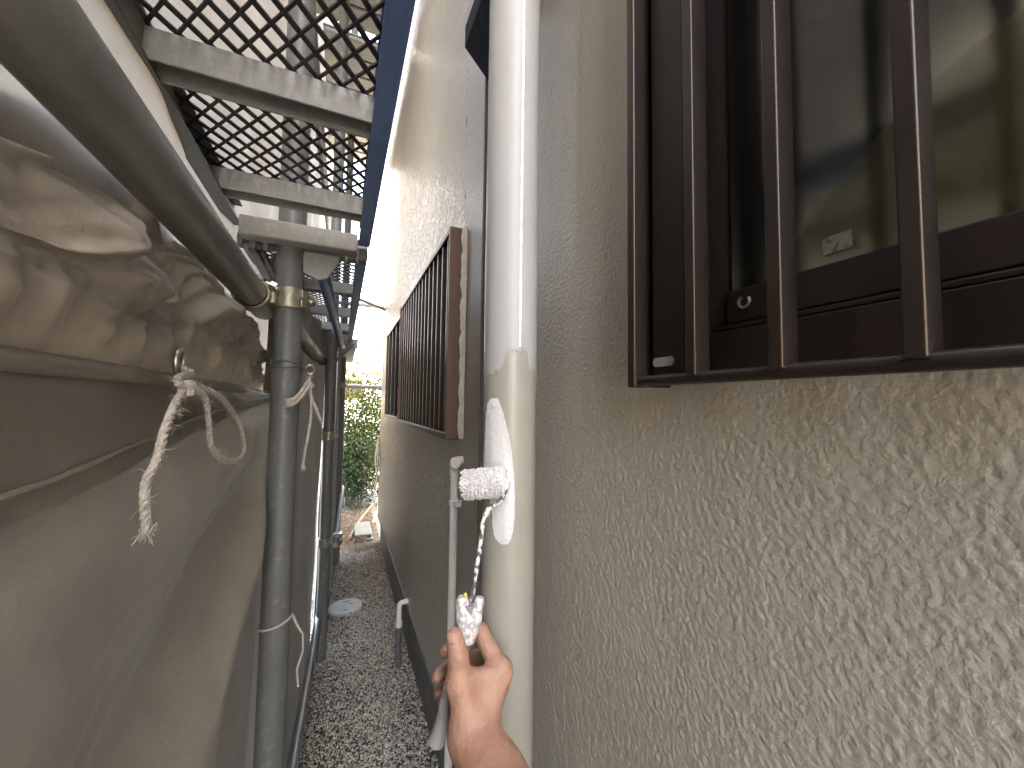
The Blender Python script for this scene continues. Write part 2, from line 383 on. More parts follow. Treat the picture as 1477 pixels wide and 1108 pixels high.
def wall_with_holes(X, ys, zs, holes, fine):
    V = []; F = []; nv = 0
    Y = sorted(set([ys[0], ys[1]]+[h[i] for h in holes+fine for i in (0, 1)])); Z = sorted(set([zs[0], zs[1]]+[h[i] for h in holes+fine for i in (2, 3)]))
    for a, b in zip(Y, Y[1:]):
        for c, d in zip(Z, Z[1:]):
            cy, cz = (a+b)/2, (c+d)/2
            if any(h[0] <= cy <= h[1] and h[2] <= cz <= h[3] for h in holes): continue
            k = [f for f in fine if f[0] <= cy <= f[1] and f[2] <= cz <= f[3]]
            ny, nz_ = (max(1, round((b-a)/k[0][4])), max(1, round((d-c)/k[0][4]))) if k else (1, 1)
            gy, gz = np.meshgrid(np.linspace(a, b, ny+1), np.linspace(c, d, nz_+1), indexing='ij')
            hh = relief(gy, gz, k[0][5])*k[0][6] if k else 0*gy
            V.append(np.stack([X-hh, gy, gz], -1).reshape(-1, 3))
            i = np.arange((ny+1)*(nz_+1)).reshape(ny+1, nz_+1)
            F.append(np.stack([i[:-1, :-1], i[:-1, 1:], i[1:, 1:], i[1:, :-1]], -1).reshape(-1, 4)+nv); nv += V[-1].shape[0]
    m = MB(); m.v = np.concatenate(V).tolist(); m.f = [tuple(q) for q in np.concatenate(F).tolist()]
    for h in holes:                                   # reveals
        a, b, c, d = h; x2 = X+.14
        m.add([(X, a, c), (X, a, d), (x2, a, d), (x2, a, c)], [(0, 3, 2, 1)]); m.add([(X, b, c), (X, b, d), (x2, b, d), (x2, b, c)], [(0, 1, 2, 3)])
        m.add([(X, a, c), (X, b, c), (x2, b, c), (x2, a, c)], [(0, 1, 2, 3)]); m.add([(X, a, d), (X, b, d), (x2, b, d), (x2, a, d)], [(3, 2, 1, 0)])
    return m
w = wall_with_holes(WX, (-4.5, WEND), (WZ, HT), opn, [(.0, 1.052, .48, 2.12, .0021, .0044, .00072),
                    (1.052, WEND, WZ, 3.3, .0062, .0130, .0018)])
w.add([(WX, WEND, WZ), (WX, WEND, HT), (7, WEND, HT), (7, WEND, WZ)], [(0, 1, 2, 3)])
w.add([(WX, -4.5, WZ), (WX, -4.5, HT), (7, -4.5, HT), (7, -4.5, WZ)], [(3, 2, 1, 0)])
w.add([(7, -4.5, WZ), (7, -4.5, HT), (7, WEND, HT), (7, WEND, WZ)], [(3, 2, 1, 0)])
w.add([(WX, -4.5, HT), (7, -4.5, HT), (7, WEND, HT), (WX, WEND, HT)], [(0, 1, 2, 3)])
build(w, 'wall', 'stucco', house, smooth=True, autosm=60)
f = MB(); f.box(WX+.022, 6.98, -4.48, WEND-.02, -.3, WZ-.004); build(f, 'foundation', 'concrete', house, bevel=.004)
f = MB(); f.box(WX-.006, WX+.03, -4.5, WEND+.006, WZ-.012, WZ+.002); build(f, 'drip_edge', 'galv_dk', house, bevel=.002)
f = MB(); f.add([(WX-.1, -4.7, HT+.002), (WX-.1, WEND+.2, HT+.002), (7.2, WEND+.2, HT+.002), (7.2, -4.7, HT+.002), (3.6, -4.7, HT+1.5), (3.6, WEND+.2, HT+1.5)],
                [(0, 1, 2, 3), (0, 4, 5, 1), (3, 2, 5, 4), (0, 3, 4), (1, 5, 2)]); build(f, 'roof', 'roof', house, smooth=False)

# ---- near window (part of the house)
def near_window():
    a, b, c, d = opn[0]
    win = build(MB().box(WX-.035, WX+.11, .245, b-.002, c+.002, d-.002), 'window', 'sash', house, bevel=.002)
    tag(win, 'near window with dark frame behind the close grille')
    m = MB(); m.box(WX-.015, WX+.11, a+.002, a+.045, c+.002, d-.002); m.box(WX-.015, WX+.11, a+.047, .243, d-.045, d-.002); build(m, 'frame', 'sash', win, bevel=.002)
    m = MB(); m.box(WX-.008, WX+.11, a+.047, .243, c+.002, 1.246); m.box(WX+.002, WX+.108, a+.047, .243, 1.248, 1.253); build(m, 'sill', 'sash', win, bevel=.0015)
    m = MB(); m.box(.322, .346, a+.05, .241, 1.255, 1.286); m.box(.322, .346, a+.05, .241, 2.07, 2.1)
    m.box(.322, .346, a+.05, a+.075, 1.287, 2.069); build(m, 'sash_rail', 'sash', win, bevel=.002)
    build(MB().box(.331, .335, a+.075, .2415, 1.2865, 2.0695), 'pane', 'glass', win, smooth=False)
    P = [np.array([.3195, .222+.005*math.sin(t), 1.272+.005*math.cos(t)]) for t in np.linspace(.4, 5.4, 18)]
    build(MB().tube(P, .0014, 8), 'latch', 'brass', win)
    m = MB(); m.box(.3292, .3305, .148, .166, 1.295, 1.308); build(m, 'sticker', 'sticker', win, smooth=False)
    # grey drain cover in the lower corner of the jamb
    P = []
    for s_ in (1, -1):
        for t in np.linspace(-math.pi/2, math.pi/2, 9): P.append((s_*(.0085+.0045*math.cos(t)), s_*.0045*math.sin(t)))
    _c = onX(957, 522, .2745); cy, cz = _c[1], _c[2]; n = len(P)
    V = [(.2749, cy+p[0], cz+p[1]) for p in P]+[(.2732, cy+p[0]*.95, cz+p[1]*.93) for p in P]
    F = [tuple(range(n, 2*n))]+[(i, (i+1) % n, n+(i+1) % n, n+i) for i in range(n)]
    m = MB().add(V, F); build(m, 'drain_cover', 'galv_lt', win)
near_window()
# curtain inside
Gc = [[(.47+.012*math.sin(y*70+.6*math.sin(y*21))+.006*nz(y*9, z*2), y, z) for z in np.linspace(1.1, 2.3, 16)] for y in np.linspace(-.75, .42, 160)]
tag(build(MB().grid(Gc), 'curtain', 'curtain'), 'olive beige curtain hanging inside the near window', 'curtain')
build(MB().box(.56, .58, -.9, .6, .9, 2.5), 'room_back', 'sash', house)

# ---- near window grille
XG = .255
zb0 = onX(903, 558, XG)[2]; zb1 = onX(912, 542, XG)[2]
gr = empty('window_grille', (XG, -.16, zb0), 'dark bronze window grille close beside the downpipe, with slim upright bars', 'window grille')
yj = .298
m = MB(); m.box(XG, XG+.017, yj-.010, yj, zb0-.001, 2.2); m.box(XG+.006, WX-.001, yj-.004, yj+.001, zb0, 2.2); build(m, 'side_frame', 'bronze', gr, bevel=.0018)
m = MB(); m.box(XG, WX-.001, -.66, -.645, zb0, 2.2); build(m, 'side_frame', 'bronze', gr, bevel=.0018)
m = MB(); m.tube([(XG+.009, -.645, (zb0+zb1)/2), (XG+.009, yj-.0102, (zb0+zb1)/2)], (zb1-zb0)/2*1.0, 20); build(m, 'bottom_rail', 'bronze', gr)
m = MB(); m.box(XG, XG+.02, -.645, yj-.011, 2.18, 2.2); build(m, 'top_rail', 'bronze', gr, bevel=.002)
for k in range(12):
    yc = .2245-.0665*k
    m = MB(); m.box(XG+.001, XG+.019, yc-.0048, yc+.0048, zb1-.004, 2.179); build(m, 'bar', 'bronze', gr, bevel=.0013)

# ---- far window grilles and the windows behind
def far_window(y0, y1, z0, z1, xf, n, label, barw):
    win = build(MB().box(WX+.06, WX+.064, y0+.012, y1-.012, z0+.012, z1-.012), 'window', 'glass', house, smooth=False)
    m = MB(); m.box(WX+.02, WX+.09, y0+.001, y0+.012, z0+.001, z1-.001); m.box(WX+.02, WX+.09, y1-.012, y1-.001, z0+.001, z1-.001)
    m.box(WX+.021, WX+.089, y0+.012, y1-.012, z0+.001, z0+.012); m.box(WX+.021, WX+.089, y0+.012, y1-.012, z1-.012, z1-.001); build(m, 'frame', 'sash', win)
    build(MB().box(WX+.1, WX+.11, y0+.002, y1-.002, z0+.002, z1-.002), 'blind', 'sash', win)
    e = empty('window_grille', ((xf+WX)/2, (y0+y1)/2, z0-.02), label, 'window grille')
    za, zb = z0-.02, z1+.02
    m = MB(); m.box(xf, WX-.001, y0-.016, y0-.004, za, zb); build(m, 'side_panel', 'bronze_side', e, bevel=.0015)
    m = MB(); m.box(xf, WX-.001, y1+.004, y1+.016, za, zb); build(m, 'side_panel', 'bronze_side', e, bevel=.0015)
    m = MB(); m.box(xf+.001, xf+.03, y0-.0035, y1+.0035, za, za+.016); build(m, 'bottom_rail', 'bronze', e, bevel=.002)
    m = MB(); m.box(xf+.001, xf+.03, y0-.0035, y1+.0035, zb-.016, zb); build(m, 'top_rail', 'bronze', e, bevel=.002)
    for k in range(n):
        yc = y0+(y1-y0)*(k+.5)/n
        m = MB(); m.box(xf+.006, xf+.022, yc-barw, yc+barw, za+.0165, zb-.0165); build(m, 'bar', 'bronze', e, bevel=.002)
    return e
e1 = far_window(*opn[1], .264, 15, 'brown box grille with many upright bars on the stucco wall past the downpipe', .0075)
m = MB(); yy = opn[1][0]-.019
G = [[(WX-.002-.010*t*(1.1+.5*nz(z*30, 2)), yy-.018*(1-t)+.002*nz(z*45, t*3), z) for t in (0, .35, .7, 1.)] for z in np.linspace(EYE-.097, EYE+.5, 70)]
m.grid(G); build(m, 'caulk_strip', 'caulk', e1)
far_window(*opn[2], .28, 4, 'smaller dark grille next to the house corner, beyond the box grille', .006)

# ---- hood high on the wall behind the downpipe
hood = MB(); hx = .24; y0, y1 = .33, .845
za, zb = onX(668, 75, hx)[2], onX(715, 113, WX)[2]
hood.add([(hx, y0, za), (WX-.001, y0, zb), (WX-.001, y1, zb), (hx, y1, za), (hx, y0, za+.05), (WX-.001, y0, za+.16), (WX-.001, y1, za+.16), (hx, y1, za+.05)],
         [(0, 1, 2, 3), (4, 7, 6, 5), (0, 4, 5, 1), (3, 2, 6, 7), (0, 3, 7, 4), (1, 5, 6, 2)])
tag(build(hood, 'wall_hood', 'hood', bevel=.003), 'dark metal hood high on the stucco wall behind the downpipe', 'hood')

# ================================================================== DOWNPIPE
PC = np.array([.235, .538]); PR = .0397
vd = unit(np.array([PC[0], PC[1]])); sdir = np.array([vd[1], -vd[0]])      # towards the viewer side / rightwards
def pp(phi, z, dr=0.): d = -vd*math.cos(phi)+sdir*math.sin(phi); q = PC+d*(PR+dr); return (q[0], q[1], z)
def px_phi(x): return math.asin(max(-.995, min(.995, (x-735)/38.2)))
def px_z(y): return onY(735, y, PC[1]-PR*.9)[2]
dp = empty('downpipe', (PC[0], PC[1], .1), 'beige downpipe on the stucco wall, half repainted pale grey', 'downpipe')
m = MB(); m.tube([(PC[0], PC[1], .05), (PC[0], PC[1], 1.0), (PC[0], PC[1], 6.3)], PR, 64); build(m, 'pipe', 'pvc', dp)
def bound(phi):
    x = 735+38.2*math.sin(phi)
    y = 541-6*sst(700, 722, x)-30*sst(720, 734, x)+27*sst(757, 763, x)+0*x
    y += 5*nz(x*.16, 1.)+4.5*nz(x*.6, 4.)
    if abs(phi) > 1.5: y = 545+8*nz(phi*6, 2)
    return px_z(y)
G = []
for phi in np.linspace(-math.pi, math.pi, 260):
    b = bound(phi); G.append([pp(phi, b-.0004, .0000), pp(phi, b+.0008, .0007), pp(phi, b+.006, .0007)]+[pp(phi, z, .0007) for z in (1.36, 1.6, 2, 3, 4, 5, 6.28)])
build(MB().grid(G), 'new_paint_coat', 'coat', dp)
# wet roller stroke
G = []
L_ = [(575, 709), (583, 704), (600, 702.5), (640, 699.5), (680, 699), (700, 702), (720, 709), (745, 713), (765, 714), (778, 718), (785, 725)]
R_ = [(575, 718), (583, 722), (600, 727.5), (640, 737), (680, 742), (700, 743.5), (720, 744), (745, 744), (765, 742.5), (778, 740), (785, 734)]
for y in np.linspace(575, 785, 120):
    l = np.interp(y, [q[0] for q in L_], [q[1] for q in L_])+1.3*nz(y*.16, 7); r = np.interp(y, [q[0] for q in R_], [q[1] for q in R_])+.9*nz(y*.1, 3)
    row = []
    for t in np.linspace(0, 1, 26):
        e = min(t, 1-t); h = .0012*sst(0, .06, e)+.0009*math.exp(-((e-.05)/.03)**2)
        ee = min((y-575)/8, (785-y)/8, 1); h *= max(ee, .02)
        row.append(pp(px_phi(l+(r-l)*t), px_z(y), h+.0001))
    G.append(row)
build(MB().grid(G), 'wet_paint_stroke', 'wet', dp)
G = []
for z in np.linspace(px_z(500), 2.6, 500):
    c = px_phi(748)+.012*nz(z*14, 5)+.006*nz(z*70, 6); wd = .042*(1+.55*nz(z*60, 9))
    G.append([pp(c+wd*t, z, .0008+.0014*(1-t*t)) for t in (-1, -.5, 0, .5, 1)])
build(MB().grid(G), 'white_bead', 'bead', dp)  # narrow raised white strip down the new coat
# thin cable on the wall behind the pipe
yc_ = onX(697, 300, WX-.01)[1]
m = MB(); m.tube([(WX-.007+.001*nz(z*3, 1), yc_+.006*nz(z*1.5, 4), z) for z in np.linspace(.55, 3.6, 40)], .0045, 10)
tag(build(m, 'wall_cable', 'cable'), 'thin grey cable running up the wall just behind the downpipe', 'cable')

# ---- pale conduit with elbow top and clip
cx, cy = .288, onX(655, 700, .288)[1]
z_t = onX(657, 668, .288)[2]
c = empty('drain_conduit', (cx, cy, .1), 'slim pale grey conduit clipped to the wall, with capped elbow on top', 'conduit')
build(MB().tube([(cx, cy, .12), (cx, cy, z_t-.02)], .0105, 20), 'tube', 'grey_pvc', c)
P = smooth_path([(cx, cy, z_t-.035), (cx, cy, z_t-.012), (cx+.004, cy, z_t+.002), (cx+.03, cy, z_t+.004)], 6)
build(MB().tube(P, .0128, 20), 'elbow', 'grey_pvc', c)
m = MB(); m.cyl((cx-.004, cy-.024, z_t+.002), (cx, cy+.004, z_t+.002), .0122, 20); m.cyl((cx-.005, cy-.031, z_t+.002), (cx-.004, cy-.022, z_t+.002), .0145, 20); build(m, 'end_cap', 'grey_pvc', c, bevel=.002)
zc = onX(660, 730, .288)[2]
m = MB(); m.ring((cx, cy, zc), (0, 0, 1), .0106, .0135, .014); m.box(cx+.012, WX-.001, cy-.006, cy+.006, zc-.006, zc+.006); m.box(cx-.004, cx+.012, cy-.03, cy-.0125, zc-.0055, zc+.0055); build(m, 'clip', 'grey_pvc', c, bevel=.001)
# ---- wall elbow into dark hose, by the drip edge
ey = 1.84; ez = EYE-.935; eh = .272
c = empty('wall_drain', (eh, ey, 0), 'white elbow leaving the wall base into a dark drain pipe', 'drain pipe')
P = smooth_path([(WX+.02, ey, ez+.03), (WX-.012, ey, ez+.03), (eh+.004, ey, ez+.024), (eh, ey, ez+.004), (eh, ey, ez-.055)], 6)
build(MB().tube(P, .0115, 18), 'elbow', 'grey_pvc', c)
build(MB().cyl((eh, ey, ez-.075), (eh, ey, ez-.05), .0155), 'socket', 'grey_pvc', c, bevel=.002)
build(MB().tube([(eh, ey, ez-.076), (eh-.001, ey-.004, .08), (eh+.002, ey-.012, -.02)], .0135, 18), 'drain_hose', 'hose', c)

# ================================================================== GROUND THINGS
mc = onZ(498, 877, .0)
m = MB(); m.cyl((mc[0], mc[1], -.01), (mc[0], mc[1], .012), .092, 48)
lid = build(m, 'manhole_cover', 'lid', bevel=.004); tag(lid, 'round pale manhole cover set in the gravel', 'manhole cover')
m = MB(); m.ring((mc[0], mc[1], .0125), (0, 0, 1), .081, .085, .002, 40); build(m, 'rim', 'lid', lid)
for q_ in (-.047, .047): build(MB().box(mc[0]-.012, mc[0]+.012, mc[1]+q_-.003, mc[1]+q_+.003, .0122, .0136), 'slot', 'hose', lid)
for k in range(3):
    a = rng.uniform(0, 3.1); q = mc+np.array([rng.uniform(-.05, .05), rng.uniform(-.05, .05), .0145]); d = np.array([math.cos(a), math.sin(a), 0])*rng.uniform(.008, .022)
    m = MB(); m.tube([q-d, q+d*.2+(.002, .002, .002), q+d], [.001, .0016, .0006], 6); tag(build(m, 'twig', 'wood'), 'tiny dry twig lying on the round pale manhole cover', 'twig', 'twigs on the manhole cover')
bx, by = .215, 3.56
m = MB(); m.box(bx-.09, bx+.07, by-.1, by+.2, -.02, .045)
b = build(m, 'meter_box', 'concrete', bevel=.006); tag(b, 'grey meter box with sloping plastic lid sunk in the litter', 'meter box')
m = MB(); m.add([(bx-.075, by-.085, .047), (bx+.055, by-.085, .047), (bx+.055, by+.17, .047), (bx-.075, by+.17, .047), (bx-.075, by-.085, .085), (bx+.055, by-.085, .085), (bx+.055, by+.17, .115), (bx-.075, by+.17, .115)],
               [(3, 2, 1, 0), (4, 5, 6, 7), (0, 1, 5, 4), (1, 2, 6, 5), (2, 3, 7, 6), (3, 0, 4, 7)]); l = build(m, 'lid', 'meter', b, bevel=.005)
m = MB(); m.box(bx-.078, bx+.058, by-.096, by-.086, .06, .083); build(m, 'hinge_lip', 'meter', l, bevel=.003)
m = MB(); m.tube(smooth_path([(.10, 3.52, .05), (.2, 3.78, .13), (.33, 4.02, .2), (.40, 4.12, .22)], 6), [.012]*19, 10)
br = build(m, 'fallen_branch', 'wood'); tag(br, 'pale dry branch leaning over the meter box', 'branch')
m = MB(); m.tube(smooth_path([(.30, 3.72, .10), (.36, 3.9, .2), (.38, 4.0, .24)], 6), .010, 8); tag(build(m, 'broken_stake', 'grey_pvc'), 'short white stake behind the meter box lid', 'stake')
# litter
m = MB()
for k in range(1500):
    x = rng.uniform(-.2, WX+.015); y = 2.45+1.9*rng.random()**.8
    if math.hypot(x-mc[0], y-mc[1]) < .1: continue
    if bx-.1 < x < bx+.08 and by-.11 < y < by+.2: continue
    a = rng.uniform(0, 6.28); ln = rng.uniform(.008, .035); d = np.array([math.cos(a), math.sin(a), rng.uniform(-.15, .25)])*ln
    q = np.array([x, y, .012+.055*sst(2.6, 3.6, y)*rng.random()+.02*sst(2.5, 3.2, y)])
    m.tube([q-d, q+np.array([0, 0, .003]), q+d], [.0008, .0015, .0006], 4, cap=False)
tag(build(m, 'twig_litter', 'wood'), 'tangle of thin dry twigs strewn over the far gravel', 'twigs', kind='stuff')
m = MB()
for k in range(1300):
    x = rng.uniform(-.25, WX+.015); y = 2.3+2.2*rng.random()**.75
    if math.hypot(x-mc[0], y-mc[1]) < .1: continue
    if bx-.1 < x < bx+.08 and by-.11 < y < by+.2: continue
    a = rng.uniform(0, 6.28); s = rng.uniform(.006, .018); t = np.array([math.cos(a), math.sin(a), rng.uniform(-.3, .3)]); n_ = np.array([-math.sin(a), math.cos(a), rng.uniform(-.5, .5)])
    q = np.array([x, y, .014+.05*sst(2.6, 3.6, y)*rng.random()+.02*sst(2.5, 3.2, y)])
    m.add([q-t*s, q+n_*s*.4, q+t*s+np.array([0, 0, s*.4]), q-n_*s*.4], [(0, 1, 2, 3)])
tag(build(m, 'leaf_litter', 'dry', smooth=False), 'brown dead leaves scattered before the hedge', 'dead leaves', kind='stuff')

# ================================================================== SHRUBS AND WHAT LIES BEYOND
def shrub(x, y, h, rx, ry, n, lm, label, dens=1., zlow=.0):
    t = empty('shrub', (x, y, 0), label, 'shrub', 'shrubs at the alley end')
    st = MB()
    cl = []
    for k in range(9):
        a = rng.uniform(0, 6.28); r = rng.random()**.5
        tip = np.array([x+rx*.8*r*math.cos(a), y+ry*.8*r*math.sin(a), h*rng.uniform(.55, .97)])
        b0 = np.array([x+.05*math.cos(a), y+.05*math.sin(a), -.02]); mid = (b0+tip)/2+np.array([rng.normal()*.05, rng.normal()*.05, .06])
        P = smooth_path([b0, mid, tip], 6); st.tube(P, list(np.linspace(.013, .003, len(P))), 6)
        for p in P[4:]: cl.append(p)
        for j in range(4):
            p = P[int(rng.integers(5, len(P)))]; q = p+rng.normal(size=3)*np.array([rx*.4, ry*.4, h*.13]); st.tube([p, (p+q)/2+np.array([0, 0, .02]), q], [.004, .003, .0015], 5); cl += [q, (p+q)/2]
    build(st, 'stem', 'bark', t)
    cl = np.array(cl); V = []; F = []
    for k in range(n):
        c0 = cl[int(rng.integers(len(cl)))]; p = c0+rng.normal(size=3)*np.array([.11, .11, .09])
        if p[2] < zlow: p[2] = zlow+rng.random()*.1
        d = unit(rng.normal(size=3)+np.array([0, 0, -.25])); s = rng.uniform(.012, .026); w_ = unit(np.cross(d, rng.normal(size=3)))*s*.42; up = np.cross(w_, d)*.25
        i = len(V); V += [p-d*s, p+w_+up, p+d*s, p-w_+up]; F.append((i, i+1, i+2)); F.append((i, i+2, i+3))
    m = MB(); m.v = [tuple(q) for q in V]; m.f = F
    tag(build(m, 'foliage', lm, t, smooth=False), kind='stuff')
shrub(.10, 4.75, 1.62, .42, .3, 9000, 'leaf', 'tall light green shrub closing the alley end', zlow=.5)
shrub(.55, 4.95, 1.45, .45, .3, 8000, 'leaf', 'bushy light green shrub beside the house corner', zlow=.3)
shrub(.20, 4.55, .80, .42, .22, 7000, 'leaf2', 'low dark green shrub at the foot of the hedge', zlow=.03)
shrub(-.45, 4.9, 1.5, .4, .3, 5000, 'leaf2', 'dark green shrub behind the scaffold tarps', zlow=.1)
shrub(1.2, 5.2, 1.4, .45, .3, 5000, 'leaf2', 'dark green shrub round the house corner', zlow=.1)
# pale house across the way
hb = empty('far_house', (.9, 23.5, 0), 'pale house with tan upper wall seen beyond the hedge', 'house')
build(MB().box(-5, 7, 22, 28, 0, 3.4), 'wall', 'plaster', hb, smooth=False)
m = MB(); m.add([(-5.5, 21.5, 3.402), (7.5, 21.5, 3.402), (7.5, 28.5, 3.402), (-5.5, 28.5, 3.402), (-5.5, 25, 4.6), (7.5, 25, 4.6)], [(0, 3, 2, 1), (0, 1, 5, 4), (3, 4, 5, 2), (0, 4, 3), (1, 2, 5)]); build(m, 'roof', 'roof', hb, smooth=False)
for x in (-3.2, -1.0, .55, 2.6, 4.8):
    wn = build(MB().box(x-.55, x+.55, 21.965, 21.998, 1.3, 2.4), 'window', 'timber', hb); build(MB().box(x-.48, x+.48, 21.955, 21.963, 1.37, 2.33), 'pane', 'glass', wn)
build(MB().box(-5.02, 7.02, 21.95, 21.99, 2.62, 2.8), 'fascia', 'timber', hb)
# wall light bracket at corner and torn masking film
m = MB()
P0 = onX(551, 655, WX-.015)
G = [[(WX-.012-.012*abs(math.sin(i*1.3+j))-.004*nz(i, j), WEND-.10+.07*(j/7)-.02*math.sin(i*.8), P0[2]+.06-.18*i/11*(1+.15*math.sin(j*1.9))) for j in range(8)] for i in range(12)]
m.grid(G); tag(build(m, 'masking_film', 'grey_pvc', smooth=False), 'crumpled torn white masking film hanging at the house corner', 'film')
m = MB(); m.tube(smooth_path([(WX-.012, WEND-.04, .9), (WX-.035, WEND-.03, .72), (WX-.02, WEND-.05, .55), (WX-.04, WEND-.02, .40), (WX-.01, WEND-.05, .3)], 8), .006, 8)
tag(build(m, 'loose_cable', 'grey_pvc'), 'white cable dangling down the house corner', 'cable')

# ================================================================== SCAFFOLD
PRAD = .0243
PX = [(-.098, .85), (-.048, 2.02), (.004, 3.1)]
def pole(x, y, label, z0=-.02, top=6.1):
    t = empty('scaffold_pole', (x, y, 0), label, 'scaffold pole', 'scaffold poles')
    build(MB().tube([(x, y, z0+.02), (x, y, 1.2), (x, y, top)], PRAD, 32), 'tube', 'galv_pole', t)
    for z in (.35, .8, 1.25, 2.15, 3.05):
        pass
    build(MB().box(x-.06, x+.06, y-.06, y+.06, -.012, -.002), 'base_plate', 'galv_dk', t, bevel=.002)
    return t
pole(*PX[0], 'thick grey scaffold pole tied to the tarp by cords, before the brown window')
pole(*PX[1], 'second scaffold pole along the alley, with yellowish zinc clamps')
pole(*PX[2], 'last slim scaffold pole standing near the hedge')
pole(-.225, -.56, 'scaffold pole out behind the tarp at the alley mouth')

def clamp(p, a1, a2, r, label, s=1):
    """double coupler: one ring on each pipe, flap and bolts"""
    p = np.asarray(p, float); t = empty('scaffold_clamp', p, label, 'clamp', 'scaffold clamps')
    q, d1, d2 = r                                  # second pipe centre
    m = MB(); m.ring(p, a1, PRAD+.0006, PRAD+.0056, .040); build(m, 'pole_band', 'zinc', t, bevel=.0015)
    m = MB(); m.ring(q, a2, PRAD+.0006, PRAD+.0056, .034); build(m, 'rail_band', 'zinc', t, bevel=.0015)
    mid = (p+np.asarray(q))/2; m = MB(); m.box(mid[0]-.010, mid[0]+.010, mid[1]-.016, mid[1]+.016, mid[2]-.016, mid[2]+.016); build(m, 'swivel_block', 'zinc', t, bevel=.004)
    for c0, ax, up in ((p+d1, a1, d1), (np.asarray(q)+d2, a2, d2)):
        ax = unit(ax); sd_ = unit(np.cross(ax, up))
        m = MB(); m.bar(c0-ax*.017, c0+ax*.017, .016, .010, up=tuple(unit(up))); build(m, 'flap', 'zinc', t, bevel=.002)
        m = MB(); m.cyl(c0-sd_*.012, c0+sd_*.028, .005, 12); m.cyl(c0+sd_*.016, c0+sd_*.026, .0095, 6); m.sphere(c0+sd_*.0275, .006, 6); build(m, 'bolt', 'brass', t)
    return t
HZ = 1.372; HXo = -.152
def rail(P, name, label, r=PRAD, m_='galv'):
    t = MB(); t.tube(P, r, 32); o = build(t, name, m_); return tag(o, label, 'scaffold pipe')
rail([(HXo, -.65, HZ), (HXo, .93, HZ)], 'handrail', 'thick galvanized handrail pipe slanting in over the tarp to the pole', m_='galv_rail')
clamp((PX[0][0], PX[0][1], 1.376), (0, 0, 1), (0, 1, 0), ((HXo, .815, HZ), np.array([.0245, -.018, 0]), np.array([.012, 0, .026])), 'yellowish zinc double clamp joining the handrail to the thick pole')
rail([(-.125, .97, 1.37), (-.09, 2.1, 1.37)], 'handrail', 'handrail pipe between the thick pole and the second pole', m_='galv_dk')
rail([(-.075, 2.2, 1.36), (-.03, 3.4, 1.36)], 'handrail', 'handrail pipe beyond the second pole', m_='galv_dk')
clamp((PX[1][0], PX[1][1], 1.02), (0, 0, 1), (0, 1, 0), ((PX[1][0]-.05, PX[1][1], 1.02), np.array([.012, -.026, 0]), np.array([0, 0, .03])), 'yellowish zinc clamp at mid height of the second pole')
clamp((PX[1][0], PX[1][1], .53), (0, 0, 1), (0, 1, 0), ((PX[1][0]+.047, PX[1][1], .53), np.array([.012, -.026, 0]), np.array([0, 0, .03])), 'clamp low down on the second pole')
clamp((PX[2][0], PX[2][1], 1.30), (0, 0, 1), (0, 1, 0), ((PX[2][0]-.05, PX[2][1], 1.30), np.array([.012, -.026, 0]), np.array([0, 0, .03])), 'clamp high on the last slim pole')
# bottom ledger: lower end nearer, straight pipe
p1, p2 = onZ(430, 1060, .16), onZ(470, 832, .2)
d = p2-p1
rail([p1-d*.75, p2+d*.0], 'ledger_pipe', 'shiny galvanized ledger pipe running low beside the gravel', .0155, 'galv_rail')
rail([np.array([PX[1][0]+.045, 1.95, .53]), np.array([.035, 3.4, .50])], 'ledger_pipe', 'thin pale ledger pipe continuing past the second pole', .012)
rail([p2+np.array([-.012, -.1, -.25]), p2+np.array([-.012, -.1, -.035])], 'jack_stub', 'dark short jack post below the ledger pipe', .016, 'galv_dk')
rail([(PX[1][0]+.03, 2.3, .2), (PX[1][0]+.035, 2.3, 1.45)], 'brace_tube', 'thin pale upright tube beside the second pole', .009)

# ---- decks
PZ = 1.537; DX0, DX1 = -.200, .044
def expanded(m, x0, x1, y0, y1, z, px=.0245, py=.034, wa=.0054, wb=.0030, th=.0022):
    """expanded metal: two families of diagonal strands clipped to the panel"""
    sl = py/px
    for fam, wdt in ((1, wa), (-1, wb)):
        k0 = int(math.floor((-(x1-x0)*sl)/py))-1; k1 = int(math.ceil((y1-y0+(x1-x0)*sl)/py))+1
        for k in range(k0, k1):
            c = y0+k*py
            pts = []
            for x in (x0, x1):
                y = c+(x-x0)*sl if fam == 1 else c-(x-x0)*sl; pts.append((x, y))
            (xa, ya), (xb, yb) = pts
            def clip(xa, ya, xb, yb, lim, lo):
                if (ya < lim) == lo and (yb < lim) == lo and (ya != lim): return None
                if (ya < lim) == lo: t = (lim-ya)/(yb-ya); return xa+(xb-xa)*t, lim, xb, yb
                if (yb < lim) == lo: t = (lim-ya)/(yb-ya); return xa, ya, xa+(xb-xa)*t, lim
                return xa, ya, xb, yb
            q = clip(xa, ya, xb, yb, y0, True)
            if q: q = clip(*q, y1, False)
            if not q: continue
            if math.hypot(q[2]-q[0], q[3]-q[1]) < .004: continue
            zz = z+(.0012 if fam == 1 else 0)
            m.bar((q[0], q[1], zz), (q[2], q[3], zz), wdt, th)
    return m
